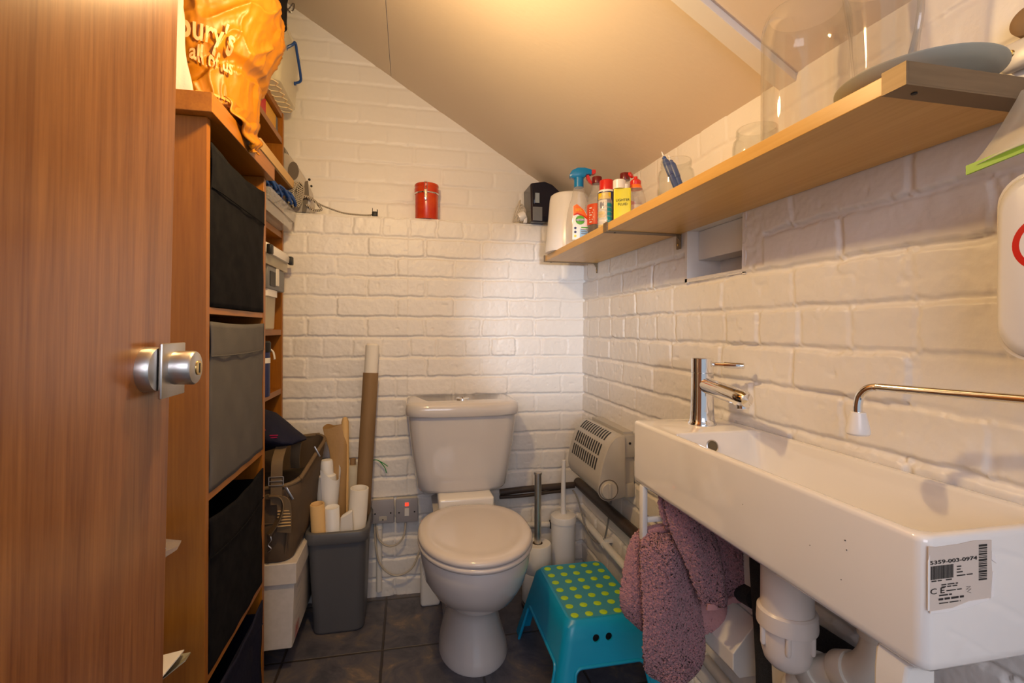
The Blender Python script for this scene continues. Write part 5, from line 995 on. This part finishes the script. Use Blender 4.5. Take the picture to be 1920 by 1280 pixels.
towel([(0.600, 0.955, 0.52), (0.612, 0.952, 0.44), (0.618, 0.95, 0.38), (0.62, 0.95, 0.345)], [(0.66, 0.955, 0.54), (0.674, 0.95, 0.47), (0.680, 0.945, 0.40), (0.676, 0.945, 0.362)], 50, 90, 1.0, lambda u, t: 0.003*math.sin(u*7), tw, 'hem_fold', 'towel_hem', seed=5, fl=0.0004)
MB().tube([(0.502, 0.974, 0.566), (0.53, 0.974, 0.570), (0.57, 0.974, 0.572)], 0.012, 12).build('top_roll', 'towel', tw)
t2 = thing('towel', (0.6, 0.9, 0.45), 'darker pink towel tucked up under the basin behind the long one', 'towel')
towel([(0.508, 0.905, 0.662), (0.522, 0.900, 0.60), (0.548, 0.895, 0.54), (0.572, 0.895, 0.48), (0.590, 0.895, 0.444)], [(0.585, 0.905, 0.664), (0.610, 0.905, 0.60), (0.628, 0.9, 0.54), (0.638, 0.895, 0.48), (0.645, 0.895, 0.450)], 90, 130, 1.0, lambda u, t: -0.012*math.sin(PI*u)+0.003*math.sin(u*9+t*6), t2, 'left_fold', seed=7)
towel([(0.585, 0.915, 0.664), (0.608, 0.912, 0.60), (0.625, 0.91, 0.54), (0.640, 0.905, 0.48), (0.648, 0.905, 0.446)], [(0.690, 0.905, 0.664), (0.692, 0.905, 0.60), (0.695, 0.905, 0.54), (0.696, 0.905, 0.49), (0.697, 0.905, 0.446)], 80, 120, 1.0, lambda u, t: -0.008*math.sin(PI*u)+0.004*math.sin(u*8), t2, 'right_fold', seed=8)
towel([(0.510, 0.93, 0.662), (0.515, 0.93, 0.62), (0.53, 0.93, 0.585)], [(0.56, 0.93, 0.662), (0.56, 0.93, 0.62), (0.56, 0.93, 0.575)], 40, 40, 1.0, lambda u, t: 0.004*math.sin(u*8), t2, 'rear_fold', seed=9)
MB().ribbon([(0.590, 0.888, 0.444), (0.612, 0.884, 0.446), (0.645, 0.888, 0.452)], 0.012, 0.004, (0.1, 0, 1)).build('hem_band', 'towel_hem', t2)
MB().ribbon([(0.648, 0.898, 0.448), (0.670, 0.896, 0.446), (0.695, 0.898, 0.448)], 0.012, 0.004, (0.05, 0, 1)).build('hem_band', 'towel_hem', t2)
# ------------------------------------------------------------------ bookcase nearest the door
bc = thing('bookcase', (-0.56, 1.2, 0), 'narrow cherry wood cube bookcase holding fabric bins next to the door', 'bookcase')
FX = -0.365; FY0, FY1 = 1.008, 1.3955; BXL = -0.757
MB().box(BXL, FX, FY0, FY0+0.0165, 0, 1.3895).build('side_panel', 'cherry', bc, smooth=0, bevel=0.0008)
MB().box(BXL, FX, FY1-0.0185, FY1, 0, 1.3895).build('side_panel', 'cherry', bc, smooth=0, bevel=0.0008)
MB().box(BXL, FX+0.017, FY0-0.023, FY1+0.016, 1.3900, 1.4265).build('top_slab', 'cherry_y', bc, smooth=0, bevel=0.0012)
for za, zb in ((1.026, 1.0395), (0.674, 0.688), (0.332, 0.346), (0.0, 0.016)):
    MB().box(BXL, FX-0.001, FY0+0.0165, FY1-0.0185, za, zb).build('divider', 'cherry_y', bc, smooth=0, bevel=0.0008)
MB().box(BXL, BXL+0.006, FY0+0.0165, FY1-0.0185, 0.016, 1.389).build('back_panel', 'cherry', bc, smooth=0)
def fabric_bin(z0, z1, m, label, bulge=0.010, sag=0.02, band=0.072, topdrop=0.0):
    t = thing('storage_bin', (-0.56, 1.2, z0), label, 'storage bin', 'fabric storage bins in the cube bookcase')
    y0, y1 = FY0+0.019, FY1-0.021; nu, nv = 26, 30; vs = []; r5 = random.Random(int(z0*1000))
    for i in range(nv+1):
        for j in range(nu+1):
            u, v = j/nu, i/nv; bz = math.sin(PI*u)**0.6*math.sin(PI*min(1, v*1.02+0.02))**0.5
            zt = z1-sag*math.sin(PI*u)-topdrop*(1-u)
            x = -0.3665+bulge*bz+0.0012*math.sin(u*21+v*5)*math.sin(v*13+u*2)+(0.0016 if v > 1-band/(z1-z0) else 0)
            vs.append((x, y0+(y1-y0)*u+(0.0022*math.sin(v*9) if j in (0, nu) else 0), z0+(zt-z0)*v))
    fs = [(i*(nu+1)+j, i*(nu+1)+j+1, (i+1)*(nu+1)+j+1, (i+1)*(nu+1)+j) for i in range(nv) for j in range(nu)]
    MB().add(vs, fs).build('front_panel', m, t, smooth=180, solid=0.003)
    MB().rings([rrect(-0.745, -0.372, y0+0.002, y1-0.002, 0.006, z, 3) for z in (z0, z1-sag-0.012)]+[rrect(-0.741, -0.376, y0+0.006, y1-0.006, 0.006, z, 3) for z in (z1-sag-0.012, z0+0.01)]).build('bin_body', m, t)
    bz0 = z1-band
    sp = [(-0.3645+bulge*math.sin(PI*k/14)**0.6+0.002, y0+(y1-y0)*k/14, bz0-sag*0.6*math.sin(PI*k/14)-topdrop*(1-k/14)) for k in range(15)]
    MB().tube(sp, 0.0012, 6, 2).build('band_seam', m, t)
    return t
fabric_bin(1.0405, 1.350, 'blackcloth', 'black fabric storage bin in the top cube', 0.012, 0.012, 0.085)
fabric_bin(0.689, 1.012, 'greycloth', 'grey fabric storage bin in the second cube', 0.006, 0.004, 0.066)
fabric_bin(0.347, 0.640, 'blackcloth', 'black fabric storage bin in the third cube, under the grey one', 0.005, 0.014, 0.075)
fabric_bin(0.017, 0.300, 'navycloth', 'dark navy fabric bin in the lowest cube', -0.012, 0.02, 0.06)
# ------------------------------------------------------------------ shallower bookcase behind it
b2 = thing('bookcase', (-0.6, 1.65, 0), 'taller cherry wood bookcase against the back wall, crowded with boxes', 'bookcase')
G0, G1, GX = 1.4125, 1.8945, -0.437
MB().box(-0.757, GX, G0, G0+0.015, 0.0, 1.762).build('side_panel', 'cherry', b2, smooth=0, bevel=0.0008)
MB().box(-0.757, GX, G1-0.016, G1, 0.0, 1.762).build('side_panel', 'cherry', b2, smooth=0, bevel=0.0008)
for za, zb in ((1.744, 1.763), (1.652, 1.672), (1.318, 1.338), (0.976, 0.995), (0.768, 0.787), (0.055, 0.072)):
    MB().box(-0.757, GX-0.002, G0+0.015, G1-0.016, za, zb).build('shelf', 'cherry_y', b2, smooth=0, bevel=0.0008)
MB().box(-0.757, -0.752, G0+0.015, G1-0.016, 0.072, 1.744).build('back_panel', 'cherry', b2, smooth=0)
def book(y0, y1, m, label, z1=1.738, x1=-0.452):
    t = thing('book', (-0.55, (y0+y1)/2, 1.6725), label, 'book', 'books on the top shelf of the rear bookcase')
    MB().box(-0.64, x1, y0, y1, 1.6725, z1, 0.0015).build('cover', m, t, smooth=0); MB().box(-0.642, x1-0.004, y0+0.003, y1-0.003, z1-0.001, z1+0.0006).build('pages', 'paper', t, smooth=0)
book(1.60, 1.725, 'bookred', 'thick red book under the clear plastic box'); book(1.728, 1.845, 'bookyellow', 'thick yellow book under the clear plastic box'); book(1.850, 1.872, 'bookgrey', 'thin grey book beside the yellow one')
# clear lidded box with blue handle on top
pb = thing('plastic_storage_box', (-0.5, 1.75, 1.765), 'clear plastic storage box with a blue handle on top of the rear bookcase', 'storage box')
def pbr(z, k): return rrect(-0.72+k, -0.385-k, 1.635+k, 1.872-k, 0.018, z, 5)
MB().rings([pbr(1.7645, 0.012), pbr(1.768, 0.006), pbr(1.90, -0.002), pbr(1.945, -0.004), pbr(1.945, 0.0), pbr(1.90, 0.002), pbr(1.772, 0.010)]).build('box_body', 'clearbox', pb, smooth=50)
MB().rings([pbr(1.942, -0.008), pbr(1.955, -0.009), pbr(1.975, 0.020), pbr(1.98, 0.03)]).build('box_lid', 'clearbox', pb, smooth=50)
g = MB()
for i in range(6):
    for j in range(6):
        cx, cy = -0.422-i*0.036, 1.655+j*0.0395+(i % 2)*0.0198
        if cy > 1.862: continue
        for k in range(6):
            a, b_ = R(60*k), R(60*(k+1)); g.cyl((cx+0.0225*math.cos(a), cy+0.0225*math.sin(a), 1.7640), (cx+0.0225*math.cos(b_), cy+0.0225*math.sin(b_), 1.7640), 0.0016, n=6)
g.build('honeycomb_ribs', 'ribs', pb)
MB().tube([(-0.386, 1.700, 1.900), (-0.368, 1.700, 1.912), (-0.362, 1.712, 1.925), (-0.362, 1.74, 1.905), (-0.362, 1.79, 1.865), (-0.366, 1.812, 1.850), (-0.385, 1.815, 1.842)], 0.0045, 10, 4).axis_lathe((-0.389, 1.700, 1.899), (1, 0, 0), [(0.007, 0), (0.007, 0.006)]).axis_lathe((-0.387, 1.815, 1.841), (1, 0, 0), [(0.006, 0), (0.006, 0.006)]).build('handle', 'blue', pb, label='blue plastic handle')
# middle shelf: clear trays, blue cloth, board
def opentray(name, x0, x1, y0, y1, z0, z1, m, label, cat, group=None):
    mb = MB(); mb.rings([rrect(x0+0.004, x1-0.004, y0+0.004, y1-0.004, 0.006, z0, 3), rrect(x0, x1, y0, y1, 0.008, z1, 3), rrect(x0+0.002, x1-0.002, y0+0.002, y1-0.002, 0.007, z1, 3), rrect(x0+0.006, x1-0.006, y0+0.006, y1-0.006, 0.005, z0+0.002, 3)])
    return tag(mb.build(name, m, smooth=30), label, cat, group)
opentray('clear_tray', -0.72, -0.394, 1.50, 1.845, 1.3385, 1.368, 'clear', 'clear acrylic tray at the bottom, on the middle shelf of the rear bookcase', 'tray', 'clear acrylic trays')
opentray('clear_tray', -0.72, -0.386, 1.52, 1.862, 1.3688, 1.404, 'clear', 'clear acrylic tray stacked on another under the blue cloth', 'tray', 'clear acrylic trays')
g = MB(); r6 = random.Random(3)
for k in range(46):
    y = 1.54+r6.random()*0.27; x = -0.47+r6.random()*0.075; z = 1.406+r6.random()*0.03; g.tube([(x-0.05, y-0.02, z+0.01), (x, y, z+0.02+0.01*r6.random()), (x+0.02, y+0.02, z), (x+0.014, y+0.03, z-0.001)], 0.004, 6, 3)
tag(g.build('shaggy_duster', 'blue'), 'blue shaggy duster squeezed between the clear trays and the board', 'duster')
g = MB().box(-0.72, -0.50, 1.47, 1.86, 1.4045, 1.490); tag(g.build('dark_file_box', 'bookgrey', smooth=0, bevel=0.002), 'dark flat box behind the blue duster', 'box')
bd = thing('wooden_tray', (-0.56, 1.66, 1.4905), 'flat wooden tray with a pale front edge sticking out of the rear bookcase', 'tray')
MB().box(-0.72, -0.404, 1.462, 1.862, 1.4905, 1.506).build('tray_board', 'cherry_y', bd, smooth=0); MB().box(-0.404, -0.396, 1.462, 1.862, 1.4905, 1.520).build('pale_front_edge', 'yellow_roll', bd, smooth=0); MB().box(-0.70, -0.404, 1.462, 1.470, 1.506, 1.520).build('side_lip', 'cherry_y', bd, smooth=0)
t = thing('memory_card_case', (-0.5, 1.7, 1.507), 'small clear-lidded case lying on the wooden tray', 'case')
MB().box(-0.60, -0.42, 1.58, 1.75, 1.507, 1.535, 0.004).build('case_body', 'clear', t); MB().box(-0.59, -0.43, 1.60, 1.73, 1.509, 1.527).build('contents', 'bookgrey', t, smooth=0)
# lower stack
t = thing('lidded_food_box', (-0.55, 1.68, 1.19), 'clear box with a rounded white lid and black clips in the rear bookcase', 'storage box')
MB().rings([rrect(-0.70, -0.408, 1.555, 1.835, 0.012, z, 4) for z in (1.191, 1.222)]).build('box_body', 'clearbox', t)
MB().rings([rrect(-0.705+k, -0.400-k, 1.55+k, 1.842-k, 0.018, z, 5) for z, k in ((1.2225, 0.0), (1.240, -0.002), (1.252, 0.004), (1.257, 0.014))]).build('lid', 'white_plastic', t, smooth=50)
for y in (1.562, 1.822): MB().box(-0.404, -0.390, y-0.012, y+0.014, 1.218, 1.246, 0.003).build('clip', 'black', t)
t = thing('dark_case', (-0.55, 1.69, 1.12), 'black case with a pale clasp under the white-lidded box', 'case')
MB().box(-0.70, -0.412, 1.60, 1.80, 1.1205, 1.1895, 0.003).build('case_body', 'bookgrey', t); MB().box(-0.412, -0.408, 1.69, 1.715, 1.135, 1.1895).build('clasp', 'paper', t, smooth=0)
MB().box(-0.4125, -0.410, 1.62, 1.68, 1.130, 1.175).build('dark_pocket', 'black', t, smooth=0)
t = thing('clear_container', (-0.5, 1.68, 0.996), 'tall frosted plastic container with a white lid under the black case', 'container')
MB().rings([rrect(-0.69+k, -0.420-k, 1.61+k, 1.73-k, 0.012, z, 4) for z, k in ((0.996, 0.006), (1.0, 0.003), (1.098, 0))]).build('container_wall', 'clearbox', t)
MB().rings([rrect(-0.693, -0.416, 1.607, 1.734, 0.012, z, 4) for z in (1.0985, 1.120)]).build('lid', 'white_plastic', t)
t = thing('navy_flask', (-0.45, 1.65, 0.788), 'navy blue lidded flask with a white tag on the lower shelf', 'flask')
MB().lathe(-0.455, 1.652, [(0.034, 0.788), (0.036, 0.79), (0.036, 0.925), (0.034, 0.927)], 36).build('flask_body', 'navyblue', t); MB().lathe(-0.455, 1.652, [(0.037, 0.926), (0.038, 0.93), (0.038, 0.955), (0.034, 0.96), (0, 0.96)], 36).build('lid', 'black', t)
MB().lathe(-0.455, 1.652, [(0.0368, 0.892), (0.0368, 0.908)], 36, False, False).build('white_band', 'labelwhite', t)
MB().ribbon([(-0.420, 1.660, 0.935), (-0.413, 1.668, 0.925), (-0.410, 1.672, 0.905), (-0.412, 1.675, 0.902)], 0.010, 0.0015, (0.2, 1, 0)).build('white_tag', 'paper', t)
# navy cloth bag drooping over the camera bag
t = thing('folded_garment', (-0.42, 1.6, 0.63), 'navy cloth garment with magenta stitching drooping above the brown bag', 'garment')
def nring(x, yc, ry, zc, rz, tw_=0.0): return [(x+0.012*math.sin(2*PI*k/24+tw_), yc+ry*math.cos(2*PI*k/24)*(1+0.06*math.sin(5*2*PI*k/24+x*40)), zc+rz*math.sin(2*PI*k/24)*(1+0.08*math.sin(3*2*PI*k/24+x*30))) for k in range(24)]
MB().rings([nring(-0.60, 1.62, 0.05, 0.70, 0.04), nring(-0.52, 1.61, 0.075, 0.70, 0.060), nring(-0.45, 1.61, 0.08, 0.692, 0.066), nring(-0.41, 1.61, 0.078, 0.690, 0.056, 1), nring(-0.375, 1.60, 0.072, 0.680, 0.036, 1), nring(-0.345, 1.595, 0.062, 0.668, 0.018, 1), nring(-0.322, 1.59, 0.045, 0.661, 0.008, 1), nring(-0.314, 1.59, 0.02, 0.659, 0.004, 1)]).build('garment_cloth', 'navycloth', t, smooth=70)
g = MB()
for k in range(3): g.tube([(-0.425+0.004*k, 1.536, 0.742-0.003*k), (-0.415+0.004*k, 1.533, 0.728-0.003*k), (-0.408+0.004*k, 1.532, 0.712-0.003*k)], 0.0014, 6)
g.box(-0.388, -0.366, 1.5300, 1.5335, 0.690, 0.6925).box(-0.386, -0.368, 1.5295, 1.533, 0.684, 0.6865); g.build('magenta_stitching', 'pinkprint', t)
# ------------------------------------------------------------------ papers behind the door
rk = thing('paper_rack', (-0.6, 0.87, 0.38), 'slim wooden rack on the left wall hidden behind the open door', 'rack')
MB().box(-0.770, -0.755, 0.80, 0.95, 0.36, 0.95).build('back_board', 'cherry', rk, smooth=0)
for z in (0.40, 0.60, 0.835): MB().box(-0.755, -0.455, 0.80, 0.95, z, z+0.012).build('rack_shelf', 'cherry_y', rk, smooth=0)
def sheet(name, pts, m, label, cat, th=0.001, bend=0.0):
    mb = MB(); n_ = 10; vs = []
    return tag(mb.rings([[(x, y, z) for x, y, z in pts], [(x, y+th*0.2, z+th) for x, y, z in pts]]).build(name, m, smooth=0), label, cat)
sheet('paper_sheet', [(-0.60, 0.82, 0.4125), (-0.400, 0.83, 0.4125), (-0.385, 0.86, 0.440), (-0.362, 0.90, 0.4640), (-0.372, 0.94, 0.448), (-0.60, 0.94, 0.414)], 'paper', 'curled white paper sheet lowest beside the door edge', 'paper', 0.002)
sheet('paper_sheet', [(-0.60, 0.82, 0.4165), (-0.41, 0.83, 0.432), (-0.392, 0.86, 0.462), (-0.400, 0.90, 0.467), (-0.60, 0.92, 0.43)], 'labelwhite', 'upper white sheet of the two poking past the door edge', 'paper', 0.002)
sheet('card_folder', [(-0.60, 0.84, 0.4205), (-0.40, 0.88, 0.425), (-0.354, 0.90, 0.4545), (-0.364, 0.945, 0.440), (-0.60, 0.945, 0.424)], 'plate', 'thin greenish card edge below the white papers by the door', 'card', 0.0015)
t = thing('plastic_packet', (-0.45, 0.9, 0.612), 'clear plastic packet with a blue insert poking out by the door', 'packet')
MB().rings([[(-0.60, 0.86, 0.613), (-0.41, 0.87, 0.615), (-0.365, 0.895, 0.640), (-0.363, 0.905, 0.649), (-0.40, 0.93, 0.640), (-0.60, 0.93, 0.622)], [(-0.60, 0.86, 0.620), (-0.41, 0.87, 0.634), (-0.365, 0.896, 0.645), (-0.363, 0.905, 0.651), (-0.40, 0.93, 0.646), (-0.60, 0.93, 0.628)]]).build('film', 'clear', t, smooth=30)
MB().rings([[(-0.59, 0.862, 0.6215), (-0.412, 0.8655, 0.6345), (-0.378, 0.888, 0.6455), (-0.395, 0.918, 0.6470), (-0.59, 0.925, 0.629)], [(-0.59, 0.861, 0.6225), (-0.412, 0.8645, 0.6360), (-0.378, 0.887, 0.6475), (-0.395, 0.918, 0.6485), (-0.59, 0.925, 0.6305)]]).build('blue_insert', 'labelblue', t, smooth=0)
tag(MB().box(-0.60, -0.388, 0.885, 0.90, 0.8475, 0.8585, 0.001).build('white_card', 'paper'), 'small white card corner beside the door above the packet', 'card')
# ------------------------------------------------------------------ bags on top of the near bookcase
ob = thing('carrier_bag', (-0.44, 1.2, 1.427), 'bulging orange plastic carrier bag with pale lettering on the near bookcase', 'bag')
OZ = [1.4275, 1.435, 1.46, 1.50, 1.54, 1.565, 1.60, 1.66, 1.72, 1.78, 1.84, 1.90, 1.96, 2.02]
#       centre x, centre y, radius x, radius y
OP = [(-0.44, 1.23, 0.06, 0.104), (-0.435, 1.23, 0.075, 0.12), (-0.432, 1.23, 0.082, 0.124), (-0.432, 1.225, 0.086, 0.124), (-0.43, 1.22, 0.088, 0.124), (-0.43, 1.22, 0.094, 0.1264), (-0.43, 1.22, 0.104, 0.132), (-0.425, 1.22, 0.126, 0.14), (-0.425, 1.22, 0.138, 0.148), (-0.428, 1.17, 0.114, 0.12), (-0.432, 1.17, 0.094, 0.12), (-0.44, 1.17, 0.08, 0.12), (-0.45, 1.17, 0.06, 0.112), (-0.46, 1.17, 0.035, 0.064)]
def vn(x, y, sd): return float(vnoise(np.array([x+40.0]), np.array([y+40.0]), 1.0, sd)[0])
OG = {}
def vgrid(sd):
    if sd not in OG: OG[sd] = np.random.default_rng(sd).random((257, 257)).tolist()
    return OG[sd]
def vs1(x, y, sd):
    g = vgrid(sd); x = (x+60) % 250; y = (y+60) % 250; xi, yi = int(x), int(y); fx, fy = x-xi, y-yi; fx = fx*fx*(3-2*fx); fy = fy*fy*(3-2*fy)
    return (g[xi][yi]*(1-fx)*(1-fy)+g[xi+1][yi]*fx*(1-fy)+g[xi][yi+1]*(1-fx)*fy+g[xi+1][yi+1]*fx*fy)*2-1
def osurf(a, z, lift=0.0):
    cx, cy, rx, ry = [float(np.interp(z, OZ, [p[i] for p in OP])) for i in range(4)]
    px, py = a*1.3+z*3.0, z*9-a*0.8   # crease directions run slantwise, as the film is twisted
    wx = 0.8*vs1(px*1.1, py*0.5, 3); r1 = 1-abs(vs1(px*1.4+wx, py*1.3+wx, 4)); r2 = 1-abs(vs1(px*3.6+wx*1.5, py*2.4-wx, 5)); r3_ = 1-abs(vs1(px*8+wx*3, py*5.5, 6))
    w_ = 0.010*(r1**3-0.35)+0.0055*(r2**3-0.3)+0.0012*(r3_**2-0.4)
    qa = math.exp(-((a+1.33)/0.62)**4)*max(0.0, min(1.0, (1.66-z)/0.04)); w_ *= 1-0.72*qa
    k = 1+(w_*(0.55 if z < 1.45 else 1)+lift)/0.12; zc = 1.515+0.055*math.cos(a)+0.008*math.sin(a*5); q = abs(z-zc)/0.016
    if q < 1: k *= 1-0.10*(1-q*q)
    if 0 < z-zc < 0.05: k *= 1+0.05*math.sin((z-zc)/0.05*PI)
    c_, s_ = math.cos(a), math.sin(a)
    return Vector((cx+rx*k*math.copysign(abs(c_)**0.85, c_), cy+ry*k*math.copysign(abs(s_)**0.85, s_), z))
na, nz_ = 260, 260; rs = []
for i in range(nz_+1):
    z = 1.4275+(2.02-1.4275)*i/nz_; rs.append([osurf(2*PI*j/na, z) for j in range(na)])
MB().rings(rs, True, True).build('bag_film', 'orange', ob, smooth=180)
def ofn(a0, z0, tilt=0.0, lift=0.0022): return lambda x, y: osurf(a0+x/0.15, z0+y-x*tilt, lift)
text("bury's", 0.068, 'print', ob, None, 'lettering', fn=ofn(R(-97), 1.575, 0.10, 0.008), bold=0.0010, stretch=0.80)
text('all of us', 0.044, 'print', ob, None, 'lettering', fn=ofn(R(-88), 1.532, 0.06, 0.008), bold=0.0009, stretch=0.85)
sm = MB()
for j_, (a0, z0) in enumerate(((R(-84), 1.473), (R(-88), 1.462))):
    f_ = ofn(a0, z0, 0.0, 0.003); words(sm, lambda x, z: f_(x*3.2, (z)*1.0), 0.0, 0.040, 0.0, 0.0045)
sm.build('small_print', 'print2', ob, smooth=0)
# tail of the bag that hangs over the edge of the top slab
def tl_(p, u, t): return (p.x+0.006*math.sin(t*14+u*7)+0.004*math.sin(u*19), p.y+0.003*math.sin(t*11), p.z+0.004*math.sin(u*9))
vs, fs = patch(([(-0.370, 1.10, 1.470), (-0.352, 1.10, 1.440), (-0.343, 1.12, 1.420), (-0.3415, 1.165, 1.398)], [(-0.360, 1.28, 1.490), (-0.346, 1.26, 1.445), (-0.3405, 1.235, 1.412), (-0.339, 1.21, 1.388)]), 30, 40, tl_)
MB().add([(x+0.003, y, z) for x, y, z in vs], fs).build('hanging_tail', 'orange', ob, smooth=180, solid=0.002)
wc = thing('white_cloth_bag', (-0.49, 1.07, 1.427), 'bunched white cotton cloth between the door and the orange bag', 'cloth')
rs = []
for i in range(90):
    z = 1.4275+0.52*i/89; v = i/89; rx = 0.055*(1-v*0.2)+0.022*math.exp(-v*7); ring = []
    for j in range(72):
        a = 2*PI*j/72; k = 1+0.10*math.sin(a*6+v*3)+0.06*math.sin(a*11-v*9)+0.05*math.sin(v*22+a*2); ring.append((-0.487+rx*k*math.cos(a)+0.012*math.sin(v*5), 1.034+0.036*k*math.sin(a), z))
    rs.append(ring)
MB().rings(rs).build('cloth', 'whitecloth', wc, smooth=180)
kb = MB(); rs = []
for i in range(60):
    v = i/59; z = 1.4275+0.62*v; q = max(0, min(1, (z-1.768)/0.05)); q = q*q*(3-2*q); rx = 0.050+0.076*q; ry = 0.018+0.062*q
    rs.append([(-0.448+rx*(1+0.05*math.sin(3*a+v*16)+0.03*math.sin(7*a-v*30))*math.cos(a), 1.388+0.045*q+ry*(1+0.06*math.sin(4*a-v*15))*math.sin(a), z) for a in [2*PI*j/64 for j in range(64)]])
t = thing('black_cloth_bag', (-0.44, 1.43, 1.4275), 'black fabric bag behind the top of the orange carrier bag', 'bag')
kb.rings(rs).build('bag_cloth', 'blackcloth', t, smooth=180)
